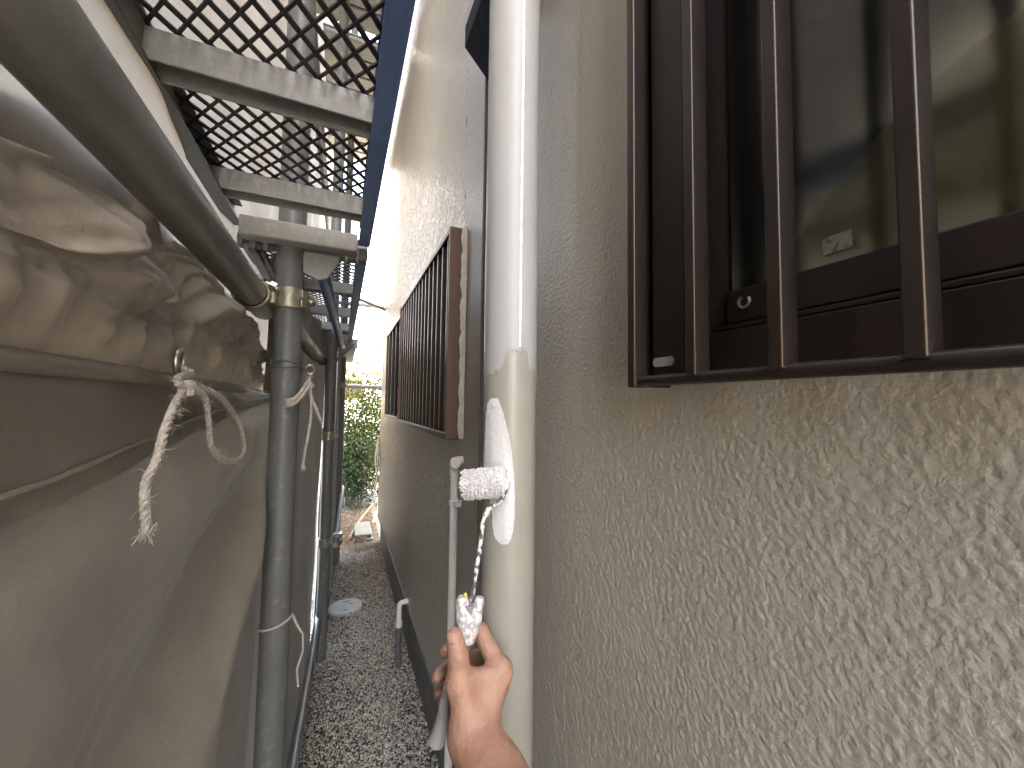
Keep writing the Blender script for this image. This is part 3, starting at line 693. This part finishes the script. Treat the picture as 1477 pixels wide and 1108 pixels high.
def deck(y0, y1, z, crosses, label, fine=1., x0=DX0, x1=DX1):
    t = empty('scaffold_deck', ((x0+x1)/2, (y0+y1)/2, z-.03), label, 'scaffold deck', 'mesh scaffold decks')
    m = MB(); m.box(x0, x0+.004, y0, y1, z-.036, z+.004); m.box(x0+.004, x0+.022, y0, y1, z-.036, z-.032); m.box(x0+.004, x0+.022, y0, y1, z+.0005, z+.004); build(m, 'side_rail', 'galv_dk', t, bevel=.0008)
    m = MB(); m.box(x1-.004, x1, y0, y1, z-.036, z+.004); m.box(x1-.022, x1-.004, y0, y1, z-.036, z-.032); m.box(x1-.022, x1-.004, y0, y1, z+.0005, z+.004); build(m, 'side_rail', 'rail_flare', t, bevel=.0008)
    for c in crosses:
        m = MB(); xa, xb = x0+.0045, x1-.0045; V = [(c-.016, z-.034), (c-.016, z-.003), (c+.016, z-.003), (c+.016, z-.034), (c+.0135, z-.034), (c+.0135, z-.0055), (c-.0135, z-.0055), (c-.0135, z-.034)]
        m.add([(x, p, q_) for x in (xa, xb) for p, q_ in V], [(i, (i+1) % 8, 8+(i+1) % 8, 8+i) for i in range(8)]+[(0, 7, 6, 1), (1, 6, 5, 2), (2, 5, 4, 3), (8, 9, 14, 15), (9, 10, 13, 14), (10, 11, 12, 13)]); build(m, 'cross_member', 'galv_lt', t)
    m = expanded(MB(), x0+.005, x1-.005, y0+.005, max(crosses)+.012 if y1-max(crosses) > .06 else y1-.005, z, px=.0245*fine, py=.034*fine)
    tag(build(m, 'mesh_panel', 'mesh', t, smooth=False), kind='stuff')
    for c in crosses[:1]:
        pass
    return t
d1 = deck(.10, .838, PZ, (.12, .24, .475, .715), 'dark mesh scaffold deck overhead, beside the thick pole')
d2 = deck(.905, 2.24, PZ, (.93, 1.25, 1.58, 1.9, 2.21), 'mesh scaffold deck beyond the thick pole, under a slim tube', fine=.9)
def plank(y0, y1, z, x0, x1, label, n):
    t = empty('scaffold_plank', ((x0+x1)/2, (y0+y1)/2, z-.03), label, 'scaffold plank', 'ribbed steel planks')
    st = (y1-y0)/n
    for k in range(n):
        y = y0+k*st; build(MB().box(x0+.005, x1-.005, y, y+st*.88, z-.03, z-.005), 'rib', 'galv', t, bevel=.003)
    build(MB().box(x0, x1, y0-.005, y1+.005, z-.0045, z+.002), 'top_sheet', 'galv', t)
deck(.5, .838, PZ+1.75, (.52, .7), 'upper mesh deck above the near deck', fine=1.3)
plank(.91, 2.24, PZ+1.75, -.2, .285, 'added ribbed plank shading the far wall, above the second mesh deck', 10)  # solid cover added over the alley to keep skylight off the far wall
plank(2.30, 3.5, PZ+1.75, -.16, .285, 'added ribbed plank shading the far wall, at the alley end', 9)  # second added light blocker, farther along
plank(2.36, 3.48, PZ, -.165, .08, 'ribbed steel plank deck at the far end of the lower scaffold', 9)
# solid steel plank deck at the end
# bracket on the thick pole
bp_ = empty('scaffold_bracket', (PX[0][0], PX[0][1], PZ-.08), 'dark steel bracket on the thick pole carrying the mesh decks', 'bracket')
build(MB().box(-.185, .04, .842, .868, PZ-.066, PZ-.038), 'beam', 'galv_dk', bp_, bevel=.003)
build(MB().box(-.176, .020, .803, .835, PZ-.062, PZ-.026), 'end_beam', 'galv_lt', bp_, bevel=.003)
m = MB(); m.bar((-.165, .855, PZ-.068), (-.115, .86, PZ-.17), .012, .016, up=(0, 1, 0)); build(m, 'strut', 'galv_dk', bp_, bevel=.001)
m = MB(); m.bar((-.15, .875, PZ-.068), (-.1, .88, PZ-.18), .006, .016, up=(0, 1, 0)); build(m, 'strut', 'galv_dk', bp_, bevel=.001)
gx = PX[0][0]
V = [(gx+.022, PZ-.067), (gx+.085, PZ-.067), (gx+.085, PZ-.078), (gx+.066, PZ-.112), (gx+.05, PZ-.12), (gx+.022, PZ-.108)]
m = MB(); n = len(V); m.add([(x, .834, z) for x, z in V]+[(x, .840, z) for x, z in V], [tuple(range(n)), tuple(range(2*n-1, n-1, -1))]+[(i, n+i, n+(i+1) % n, (i+1) % n) for i in range(n)]); build(m, 'gusset', 'galv', bp_, bevel=.001)
for k, x in enumerate((-.178, -.158, -.138)):
    m = MB(); m.ring((x, .852, PZ-.062), (1, 0, 0), .017, .024, .009, 14, 180, 400); build(m, 'hook', 'galv_dk', bp_, bevel=.001)
for x in (.0, .02):
    m = MB(); m.ring((x, .852, PZ-.062), (1, 0, 0), .017, .022, .006, 14, 180, 400); build(m, 'hook', 'galv_dk', bp_, bevel=.001)
rail([(-.045, .87, PZ-.085), (-.005, 2.2, PZ-.065)], 'brace_tube', 'dark slim tube running under the second mesh deck', .014, 'rail_flare')
# bracket on the second pole
b2 = empty('scaffold_bracket', (PX[1][0], PX[1][1], PZ-.08), 'small bracket on the second pole under the mesh deck', 'bracket')
build(MB().box(-.16, .075, 2.26, 2.30, PZ-.06, PZ-.02), 'beam', 'galv', b2, bevel=.003)
m = MB(); m.bar((.05, 2.1, PZ-.065), (PX[1][0]+.02, 2.04, PZ-.16), .01, .014, up=(0, 1, 0)); build(m, 'strut', 'galv_dk', b2)
# horizontal ties across to the wall at the far end
rail([(-.05, 3.0, 1.98), (WX+.1, 3.45, 1.95)], 'tie_tube', 'slim tie tube crossing to the house corner high up', .012, 'galv')
rail([(-.1, 4.0, 1.33), (1.2, 4.05, 1.33)], 'tie_tube', 'galvanized tube crossing beyond the house corner', .02, 'galv_dk')
rail([(-.1, 4.3, 2.2), (1.4, 4.3, 2.2)], 'tie_tube', 'upper galvanized tube crossing beyond the house corner', .02, 'galv')
for k, z in enumerate((3.9, 4.6)):
    P = [(-14+28*t, 9.5, z+1.2*(t-.5)**2) for t in np.linspace(0, 1, 24)]
    m = MB(); m.tube(P, .012, 6); tag(build(m, 'power_line', 'cable'), ('lower' if k == 0 else 'upper')+' overhead power line beyond the hedge', 'power line')
rail([(-.15, -.55, 2.45), (-.12, 3.6, 2.45)], 'upper_rail', 'upper scaffold guard rail inside the tarps', .02, 'galv_dk')

# ================================================================== TARPS
def sheet_obj(G, name, m, label, cat='tarp', group=None):
    return tag(build(MB().grid(G), name, m, autosm=180), label, cat, group)
TOP = 6.0
# near lower sheet: hangs from the hem, folds radiating from the tie at the pole
cor = np.array([.98, EYE+.0])
def low_x(y, z):
    dy, dz = y-cor[0], z-cor[1]; r = math.hypot(dy, dz); a = math.atan2(-dz, -dy+1e-6)          # 0 along hem, 90 straight down
    base = -.150-.010*sst(.1, .9, 1.18-z)
    fold = .032*math.sin(a*9.5+.6+.35*nz(y*2, z*2))*sst(.03, .35, r)*sst(.12, .6, a)
    fold += .013*math.sin(a*21+.5+.8*nz(y*1.5, z*1.5, 4))*sst(.05, .25, r)*sst(.5, 1.0, a)*(1-sst(.5, .9, r))
    fold += .016*nz(y*2.3, z*1.4, 1.)+.005*nz(y*9+z*5, z*4-y*2, 3)
    fold += .017*(.25-abs(nz(a*4.2+.3*r, r*1.3, 8., 2)))*sst(.06, .3, r)+.010*(.25-abs(nz(a*11, r*3.5, 2., 2)))*sst(.05, .2, r)
    fold *= 1-.75*sst(.72, .97, y)
    return base+fold*sst(0, .12, 1.19-z)+.020*math.exp(-((z-EYE+.085)/.06)**2)
ys = np.linspace(-.5, .985, 200); zs = np.linspace(EYE+.012, -.0, 150)
def flapz(y): return np.interp(y, [-.2, .27, .5, .80, .99], [EYE-.075, EYE-.055, EYE-.032, EYE-.012, EYE-.004])
G = [[(low_x(y, z), y, z+.004*math.sin(y*7)*sst(0, 1, z)) for z in zs] for y in ys]
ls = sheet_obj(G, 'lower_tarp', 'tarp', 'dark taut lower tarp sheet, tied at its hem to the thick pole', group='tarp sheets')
G = []
for y in ys:
    zf = flapz(y); row = []
    for t in np.linspace(0, 1, 14):
        z = EYE+.016+(zf-EYE-.016)*t; row.append((low_x(y, z)+.0045+.002*math.sin(t*3)+.0015*nz(y*22, t*2)+.003*t*max(0, nz(y*5, 2.)), y, z))
    G.append(row)
fl = build(MB().grid(G), 'hem_flap', 'tarp', ls, autosm=180)
G = [[(low_x(y, flapz(y)+.010)+.0062+.0016*(1-abs(t)), y, flapz(y)+.013+.0022*t) for t in (-1, 0, 1)] for y in ys]
build(MB().grid(G), 'stitched_seam', 'tarp', fl)

# near upper sheet: bulges in under the handrail, gathered above its hem
def prof(s):                                       # s 0 at hem -> 1 at top; returns x,z
    S_ = [0, .03, .07, .11, .15, .18, .21, .25, .32, 1]
    Xp = [-.146, -.140, -.128, -.122, -.128, -.146, -.172, -.186, -.196, -.215]
    Zp = [EYE+.022, EYE+.035, EYE+.062, EYE+.092, EYE+.124, EYE+.143, EYE+.157, EYE+.2, EYE+.30, TOP]
    return np.interp(s, S_, Xp), np.interp(s, S_, Zp)
svals = np.concatenate([np.linspace(0, .25, 70), np.linspace(.256, .34, 10), np.linspace(.36, 1, 60)])
ys2 = np.linspace(-.5, 1.50, 390)
def up_pt(y, s):
    x, z = prof(s); x -= .008*sst(.03, .08, s)
    if y > .70:                                    # closes back toward the pole
        k = sst(.70, .93, y); x -= .022*k*(1-sst(.2, .3, s)); z -= .014*k*sst(.05, .18, s)*(1-sst(.3, .5, s))
    b = sst(.02, .1, s)*(1-sst(.2, .3, s)); z -= .030*(1-sst(.24, .40, y))*sst(.05, .15, s)
    x += b*(.027*nz(y*7.5+1.3+s*7, s*7, 2, 1)+.013*nz(y*15-s*24, s*16, 7, 2)+.0045*nz(y*34+s*20, s*40, 4)-.005+.020*(.25-abs(nz(y*8-s*11, s*9+y*3, 11, 2))))
    z += b*(.020*nz(y*4.5, 3.+s*8)+.007*nz(y*13, 6.+s*9)+.008)
    g_ = math.exp(-((s-.045)/.03)**2)
    x += g_*.0066*math.sin(y*140+2.5*nz(y*8, 1)+s*30*nz(y*7, 3))*(.4+.6*abs(nz(y*5, 8.)))*1.3
    x -= .0042*math.exp(-((s-.072)/.005)**2)*(.8+.6*math.sin(y*430)+.5*nz(y*70, 2))
    hi = sst(.26, .5, s)
    x += hi*(.022*nz(y*3.2+.4*z, z*.5, 5)+.010*math.sin(y*17+2*nz(y*2, z*.6)))
    return (x, y, z)
def sheet_pt(y, z):
    return (-.196-.02*sst(EYE, TOP, z)+.022*nz(y*3.2+.4*z, z*.8, 5)*sst(EYE+.1, EYE+.5, z)+.010*math.sin(y*17+2*nz(y*2, z*.6)), y, z)
G = [[sheet_pt(y, z) for z in np.linspace(EYE+.04, TOP, 80)] for y in ys2[::2]]
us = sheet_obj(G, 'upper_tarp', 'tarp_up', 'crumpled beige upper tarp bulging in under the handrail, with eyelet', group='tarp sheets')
G = [[up_pt(y, s) for s in np.linspace(0, .245, 84)] for y in ys2 if y < 1.06]
build(MB().grid(G), 'gathered_skirt', 'skirt', us, autosm=180)
P = []
for y in np.linspace(-.5, 1.02, 170):
    p = up_pt(y, 0); P.append((p[0]+.002, y, p[2]-.004+.001*nz(y*20, 1)))
build(MB().tube(P, .0062, 10), 'hem_piping', 'skirt', us)
ey_ = onX(253, 522, -.134)
m = MB(); P = [ey_+np.array([.003, .0085*math.cos(t), .0105*math.sin(t)]) for t in np.linspace(0, 2*math.pi, 28, endpoint=False)]
m.tube(P, .0026, 10, closed=True); el = build(m, 'eyelet', 'brass', us)
m = MB(); n = 24; m.add([ey_+np.array([.0012, .0075*math.cos(t), .0092*math.sin(t)]) for t in np.linspace(0, 2*math.pi, n, endpoint=False)], [tuple(range(n))]); build(m, 'hole', 'hose', el, smooth=False)
lb = onX(377, 540, -.128)
G = [[np.array(up_pt(lb[1]+.045*(j/6-.5), .022+.05*i/6))+np.array([.003, 0, 0]) for j in range(7)] for i in range(7)]
build(MB().grid(G), 'fabric_label', 'label', us)
# further upper sheets
def hang(y0, y1, x0, x1, z0, z1, name, m_, label, seed, amp=.03, n=60, tilt=0., group='tarp sheets', freq=15):
    G = []
    for i, y in enumerate(np.linspace(y0, y1, n)):
        t = i/(n-1); row = []
        for z in np.linspace(z0, z1, 46):
            yy = y+.03*nz(z*1.3, seed+t)*(abs(t-.5)*2)
            row.append((x0+(x1-x0)*t+amp*nz(y*2.7, z*.9, seed)+amp*.45*math.sin(y*freq+seed+1.6*nz(y*2, z*.7, seed+2)), yy, z))
        G.append(row)
    return sheet_obj(G, name, m_, label, group=group)
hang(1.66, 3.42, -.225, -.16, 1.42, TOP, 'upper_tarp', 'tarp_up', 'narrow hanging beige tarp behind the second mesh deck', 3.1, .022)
hang(3.5, 7.5, -.17, -.12, 1.3, TOP, 'upper_tarp', 'tarp_up', 'beige tarp lengthened past the end of the scaffold to block skylight', 7.7, .02, n=60)  # stretched on past the scaffold so grazing sky glare misses the wall
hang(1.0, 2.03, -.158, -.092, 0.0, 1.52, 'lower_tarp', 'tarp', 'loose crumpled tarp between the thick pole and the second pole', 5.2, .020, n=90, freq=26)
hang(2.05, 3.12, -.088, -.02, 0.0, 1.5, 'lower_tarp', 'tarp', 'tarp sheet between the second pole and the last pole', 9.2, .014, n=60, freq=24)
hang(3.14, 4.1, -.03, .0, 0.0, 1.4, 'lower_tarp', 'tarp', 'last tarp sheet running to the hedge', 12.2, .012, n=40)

# ================================================================== ROPES
def braid(path, r=.0026, off=.0023, k=3, pitch=.016, seed=0, fray=True):
    P = smooth_path(path, 10); m = MB(); L = 0; cum = [0]
    for a, b in zip(P, P[1:]): L += np.linalg.norm(b-a); cum.append(L)
    n = max(int(L/.0022), 12); Q = [np.array([np.interp(t, cum, [p[i] for p in P]) for i in range(3)]) for t in np.linspace(0, L, n)]
    for j in range(k):
        pts = []
        for i, q in enumerate(Q):
            T_ = unit(Q[min(i+1, n-1)]-Q[max(i-1, 0)]); u = unit(np.cross(T_, (1, .2, 0))); w_ = np.cross(T_, u)
            a = 2*math.pi*(L*i/n/pitch+j/k); pts.append(q+u*math.cos(a)*off*1.5+w_*math.sin(a)*off*.7)
        m.tube(pts, r, 7)
    if fray:
        rg = np.random.default_rng(seed)
        for i in range(int(n*1.1)):
            q = Q[int(rg.integers(n))]; d_ = unit(rg.normal(size=3)); l_ = rg.uniform(.003, .009)
            m.tube([q+d_*off, q+d_*(off+l_*.5)+rg.normal(size=3)*.001, q+d_*(off+l_)+rg.normal(size=3)*.002], [.00022, .0002, .0001], 3, cap=False)
        e = Q[-1]; T_ = unit(Q[-1]-Q[-3])
        for i in range(26): m.tube([e-T_*.004+rg.normal(size=3)*.0018, e+T_*rg.uniform(.003, .009)+rg.normal(size=3)*.0028], .00035, 3)
    return m
X0 = -.116
kp = onX(263, 560, X0)
rp = empty('tie_rope', kp, 'frayed braided rope tied in a bow at the tarp eyelet', 'rope')
def q(x, y, X=X0): return onX(x, y, X)
build(braid([ey_+np.array([.0, 0, -.002]), ey_+np.array([.012, 0, -.010]), q(256, 548), q(268, 560)], .0019, .0015, seed=1), 'strand', 'rope', rp)
build(braid([q(272, 556), q(255, 580, -.113), q(238, 620, -.111), q(226, 665, -.111), q(211, 696, -.113), q(209, 730, -.113), q(212, 768, -.113)], .0019, .0016, seed=2), 'hanging_end', 'rope', rp)
build(braid([q(268, 558), q(294, 572, -.111), q(301, 610, -.111), q(305, 645, -.111), q(323, 664, -.110), q(345, 664, -.111), q(352, 645, -.112), q(343, 608, -.113), q(318, 574, -.113), q(284, 558, -.115)], .0017, .0014, seed=3), 'loop', 'rope', rp)
m = MB(); P = [kp+np.array([.003+.003*math.cos(3*t), .0055*math.cos(t)+.002, .0055*math.sin(2*t)*.8]) for t in np.linspace(0, 2*math.pi, 40, endpoint=False)]; m.tube(P, .0026, 8, closed=True); build(m, 'knot', 'rope', rp)
build(braid([q(262, 560), q(257, 575, -.13), q(259, 610, -.14), q(258, 640, -.14)], .0011, .0008, seed=4, fray=False), 'cord', 'rope', rp)
# rope round the thick pole
c0 = np.array([PX[0][0], PX[0][1], 0])
r2 = empty('tie_rope', onY(440, 565, .86), 'braided rope knotted round the thick pole with two dangling ends', 'rope')
def pw(x, y, Y=.835): return onY(x, y, Y)
for k_, (z, tl) in enumerate(((EYE+.075, .012), (EYE+.062, -.014))):
    P = [c0+np.array([(PRAD+.0018)*math.cos(t), (PRAD+.0018)*math.sin(t), z+tl*math.sin(t)]) for t in np.linspace(0, 2*math.pi, 40, endpoint=False)]
    m = MB(); m.tube(P, .0017, 7, closed=True); build(m, 'cord_loop', 'galv_dk', r2)
build(braid([pw(412, 578, .815), pw(425, 575, .81), pw(440, 558, .83), pw(448, 545, .86)], .0022, .0018, seed=5), 'wrap', 'rope', r2)
build(braid([pw(410, 585, .815), pw(428, 580, .808), pw(445, 560, .83)], .0022, .0018, seed=8), 'wrap', 'rope', r2)
build(braid([pw(446, 545, .85), pw(448, 570, .85), pw(456, 590, .85), pw(462, 604, .85)], .0021, .0018, seed=6), 'hanging_end', 'rope', r2)
build(braid([pw(447, 548, .84), pw(449, 590, .84), pw(445, 625, .84), pw(439, 655, .84), pw(437, 674, .84)], .0016, .0014, seed=7), 'hanging_end', 'rope', r2)
m = MB(); m.sphere(pw(445, 556, .845), .010, 8, (1, 1, .8)); build(m, 'knot', 'rope', r2)
P = [onY(447, 533, .9)+np.array([.0075*math.cos(t), .002*math.sin(t), .0095*math.sin(t)]) for t in np.linspace(0, 2*math.pi, 24, endpoint=False)]
m = MB(); m.tube(P, .0028, 8, closed=True); tag(build(m, 'metal_ring', 'brass'), 'small metal ring beside the knot on the thick pole', 'ring')
zc = onY(400, 907, .82)[2]
P = [c0+np.array([(PRAD+.0022)*math.cos(t), (PRAD+.0022)*math.sin(t), zc+.006*math.cos(t)]) for t in np.linspace(-3.6, .3, 36)]
P += [onY(428, 900, .85), onY(437, 915, .85), onY(437, 940, .86), onY(428, 965, .86), onY(430, 990, .86)]
m = MB(); m.tube(P, .0021, 7); tag(build(m, 'thin_rope', 'rope'), 'thin pale rope looped low round the thick pole', 'rope')

# ================================================================== PAINT ROLLER
RD = .528
rl = empty('paint_roller', at(655, 980, .495), 'small white paint roller with spattered wire and handle, pressed on the downpipe', 'paint roller')
a_, b_ = at(670, 699, RD+.012), at(729, 694, RD-.004)
ax = unit(b_-a_); u = unit(np.cross(ax, (0, 0, 1))); w_ = np.cross(ax, u); ln = np.linalg.norm(b_-a_)
G = []
for i in range(60):
    t = i/59; rr = .0180*(1-max(0, (abs(t-.5)-.42)/.08)**2*.28)
    G.append([a_+ax*ln*t+(u*math.cos(p)+w_*math.sin(p))*(rr-.0005+.0020*nz(t*16+math.cos(p)*4, math.sin(p)*4, 1., 2)+.0026*abs(mnoise.noise(Vector((t*19, p*5.5, 3))))) for p in np.linspace(0, 2*math.pi, 90)])
m = MB().grid(G)
for e, s_ in ((0, 1), (59, -1)):
    n = 90; c_ = a_+ax*ln*(e/59)-ax*s_*.001; i0 = len(m.v); m.add([c_], []); m.f += [(i0, e*90+k, e*90+k+1) if s_ == -1 else (i0, e*90+k+1, e*90+k) for k in range(89)]
sl_ = build(m, 'roller_sleeve', 'nap', rl, autosm=180)
m = MB(); tl = MB()
for i in range(1500):                               # wet tufts of the nap
    t = rng.random(); p = rng.uniform(0, 6.283); d = u*math.cos(p)+w_*math.sin(p); c_ = a_+ax*ln*t+d*.0178; l_ = rng.uniform(.0015, .0042)
    tl.tube([c_, c_+d*l_*.6+rng.normal(size=3)*.0007, c_+d*l_+ax*rng.normal()*.0012+np.array([0, 0, -.0006])], [.0011, .0009, .0003], 4, cap=False)
build(tl, 'nap_tufts', 'nap', sl_)['kind'] = 'stuff'
P = smooth_path([a_+ax*ln*.9, b_+ax*.004, at(731, 703, RD-.006), at(722, 722, RD-.010), at(706, 734, RD-.014), at(697, 752, RD-.018), at(693, 785, RD-.022), at(687, 822, RD-.028), at(681, 862, .498), at(675, 900, .497)], 8)
build(MB().tube(P, [.0029*(1+.25*nz(i*.35, 2.)) for i in range(len(P))], 10), 'wire_frame', 'wire', rl)
# drips clinging to the wire
for i in (14, 34, 42, 50, 56):
    m = MB(); m.sphere(P[i]+np.array([0, 0, -.001]), .0042, 8, (.8, .8, 1.6)); build(m, 'paint_drip', 'wet', rl)
Hp = [at(677, 868, .497), at(673, 900, .496), at(664, 940, .496), at(652, 985, .495), at(642, 1025, .493), at(634, 1055, .491), at(629, 1071, .490)]
Q = smooth_path(Hp, 8); rad = np.interp(np.linspace(0, 1, len(Q)), [0, .08, .2, .4, .7, .85, .95, 1], [.0125, .0135, .0118, .0098, .0090, .0098, .0112, .0108])
build(MB().tube(Q, [r*(1+.06*nz(i*.7, 1.)) for i, r in enumerate(rad)], 24), 'grip', 'handle_dk', rl)
def horn(P, R, nm, mt):
    Q = smooth_path(P, 6); R = np.interp(np.linspace(0, 1, len(Q)), np.linspace(0, 1, len(R)), R); return build(MB().tube(Q, [r*(1+.18*nz(i*.9, nm == 'fork')) for i, r in enumerate(R)], 14), nm, mt, rl)
horn([at(674, 925, .489), at(671, 895, .489), at(667, 872, .492), at(668, 860, .494)], [.0085, .012, .0085, .0058], 'fork', 'handle')
horn([at(675, 925, .490), at(683, 895, .490), at(690, 872, .493), at(693, 861, .495)], [.008, .0105, .0068, .0052], 'fork', 'handle')
m = MB(); m.sphere(at(671, 858, .488), .0026, 8); build(m, 'cap_dot', 'yellow', rl)

# ================================================================== HAND (one continuous surface from rounded cones)
def rcone(Pt, a, b, r1, r2):
    ba = b-a; l2 = ba@ba; pa = Pt-a; t = np.clip((pa@ba)/l2, 0, 1)
    return np.linalg.norm(pa-t[:, None]*ba, axis=1)-(r1+(r2-r1)*t)
def smin(a, b, k): h = np.clip(.5+.5*(b-a)/k, 0, 1); return b+(a-b)*h-k*h*(1-h)
def surface_nets(f, org, h):
    nx, ny, nz_ = f.shape; ins = f < 0
    c = ins[:-1, :-1, :-1].astype(np.int8)
    cnt = sum(ins[i:nx-1+i, j:ny-1+j, k:nz_-1+k].astype(np.int8) for i in (0, 1) for j in (0, 1) for k in (0, 1))
    act = (cnt > 0) & (cnt < 8); idx = -np.ones(act.shape, int); I = np.argwhere(act); idx[act] = np.arange(len(I))
    cs = [(i, j, k) for i in (0, 1) for j in (0, 1) for k in (0, 1)]; acc = np.zeros((len(I), 3)); n = np.zeros(len(I))
    val = {q: f[I[:, 0]+q[0], I[:, 1]+q[1], I[:, 2]+q[2]] for q in cs}
    for p in cs:
        for ax_ in range(3):
            if p[ax_]: continue
            r = list(p); r[ax_] = 1; r = tuple(r); A_, B_ = val[p], val[r]; cr = (A_ < 0) != (B_ < 0)
            t = np.where(cr, A_/(A_-B_+1e-12), 0); pt = np.array(p, float)[None]+np.zeros((len(I), 3)); pt[:, ax_] += t
            acc += pt*cr[:, None]; n += cr
    V = (I+acc/n[:, None])*h+org; F = []
    for ax_ in range(3):
        s0 = [slice(None)]*3; s1 = [slice(None)]*3; s0[ax_] = slice(0, -1); s1[ax_] = slice(1, None)
        A_, B_ = ins[tuple(s0)], ins[tuple(s1)]; E_ = np.argwhere(A_ != B_); u_, v_ = (ax_+1) % 3, (ax_+2) % 3
        for e in E_:
            if e[u_] == 0 or e[v_] == 0: continue
            q = []
            for du, dv in ((-1, -1), (0, -1), (0, 0), (-1, 0)):
                p = e.copy(); p[u_] += du; p[v_] += dv; q.append(idx[tuple(p)] if (p < np.array(act.shape)).all() else -1)
            if min(q) < 0: continue
            F.append(tuple(q) if A_[tuple(e)] else tuple(q[::-1]))
    return V, F
J = dict(
    elbow=at(775, 1240, .34), fore=at(712, 1120, .415), wrist=at(683, 1062, .452),
    tC=at(668, 1030, .462), tM=at(663, 985, .462), tI=at(661, 948, .4655), tT=at(656, 918, .470),
    iM=at(722, 968, .487), iP=at(693, 911, .520), iD=at(664, 918, .536), iT=at(643, 940, .522),
    mM=at(719, 990, .508), mP=at(694, 948, .548), mD=at(657, 952, .555), mT=at(632, 976, .532),
    rM=at(712, 1013, .520), rP=at(685, 985, .556), rD=at(652, 985, .558), rT=at(634, 1000, .536),
    pM=at(701, 1035, .522), pP=at(676, 1016, .550), pD=at(652, 1014, .550), pT=at(640, 1024, .536))
allp = np.array([J[k] for k in J if k != 'elbow']+[at(745, 1165, .385)]); lo = allp.min(0)-.045; hi = allp.max(0)+.045; hs = .0016
nn = np.ceil((hi-lo)/hs).astype(int); gx_, gy_, gz_ = [lo[i]+hs*np.arange(nn[i]) for i in range(3)]
Pt = np.stack(np.meshgrid(gx_, gy_, gz_, indexing='ij'), -1).reshape(-1, 3)
palm = rcone(Pt, J['wrist'], J['iM'], .0225, .0140)
for k, r in (('mM', .0135), ('rM', .0125), ('pM', .0115)): palm = smin(palm, rcone(Pt, J['wrist'], J[k], .021, r), .010)
palm = smin(palm, rcone(Pt, J['wrist'], J['fore'], .0255, .030), .02)
palm = smin(palm, rcone(Pt, J['fore'], J['elbow'], .030, .040), .02)
palm = smin(palm, rcone(Pt, J['wrist']+(J['tM']-J['wrist'])*.25, J['tM'], .0205, .0150), .014)
thumb = smin(rcone(Pt, J['tM'], J['tI'], .0155, .0125), rcone(Pt, J['tI'], J['tT'], .0127, .0103), .003)
hand = smin(palm, thumb, .010)
# web between thumb and index
hand = smin(hand, rcone(Pt, J['tM']*.55+J['iM']*.45, J['iM'], .010, .0105), .016)
fing = None
for f_, rr in (('i', (.0130, .0108, .0094, .0084)), ('m', (.0128, .0108, .0096, .0088)), ('r', (.0118, .0100, .0090, .0084)), ('p', (.0100, .0082, .0072, .0066))):
    a0, a1, a2, a3 = [J[f_+q_] for q_ in 'MPDT']
    d_ = smin(rcone(Pt, a0, a1, rr[0], rr[1]), rcone(Pt, a1, a2, rr[1], rr[2]), .003); d_ = smin(d_, rcone(Pt, a2, a3, rr[2], rr[3]), .003)
    fing = d_ if fing is None else smin(fing, d_, .0012)
hand = smin(hand, fing, .006)
V, F = surface_nets(hand.reshape(nn), lo, hs)
m = MB(); m.v = [tuple(p) for p in V]; m.f = F
pe = build(m, 'person', 'skin', autosm=180); tag(pe, 'bare hand and wrist of a person gripping the paint roller handle', 'person')
sm = pe.modifiers.new('smooth', 'SMOOTH'); sm.factor = .5; sm.iterations = 4
# thumb nail
tdir = unit(J['tT']-J['tI']); vw = unit(CAM-J['tT']); nrm = unit(vw*.75-RT*.55+UP*.25); nrm = unit(nrm-tdir*(nrm@tdir)); sx = np.cross(tdir, nrm)
G = []
for i in range(10):
    t = i/9; c_ = J['tT']+tdir*(-.0035+.0115*t); wmax = .0062*math.sqrt(max(0, 1-((t-.45)/.62)**4)); row = []
    for s_ in np.linspace(-1, 1, 11):
        x_ = s_*wmax; rad_ = .0104; yv = rad_*math.cos(x_/rad_*.95)-.004*max(0, t-.45)**1.3*2+.0002
        row.append(c_+sx*rad_*math.sin(x_/rad_*.95)+nrm*yv)
    G.append(row)
nl = build(MB().grid(G), 'thumb_nail', 'nail', pe)
so_ = nl.modifiers.new('thick', 'SOLIDIFY'); so_.thickness = .0005
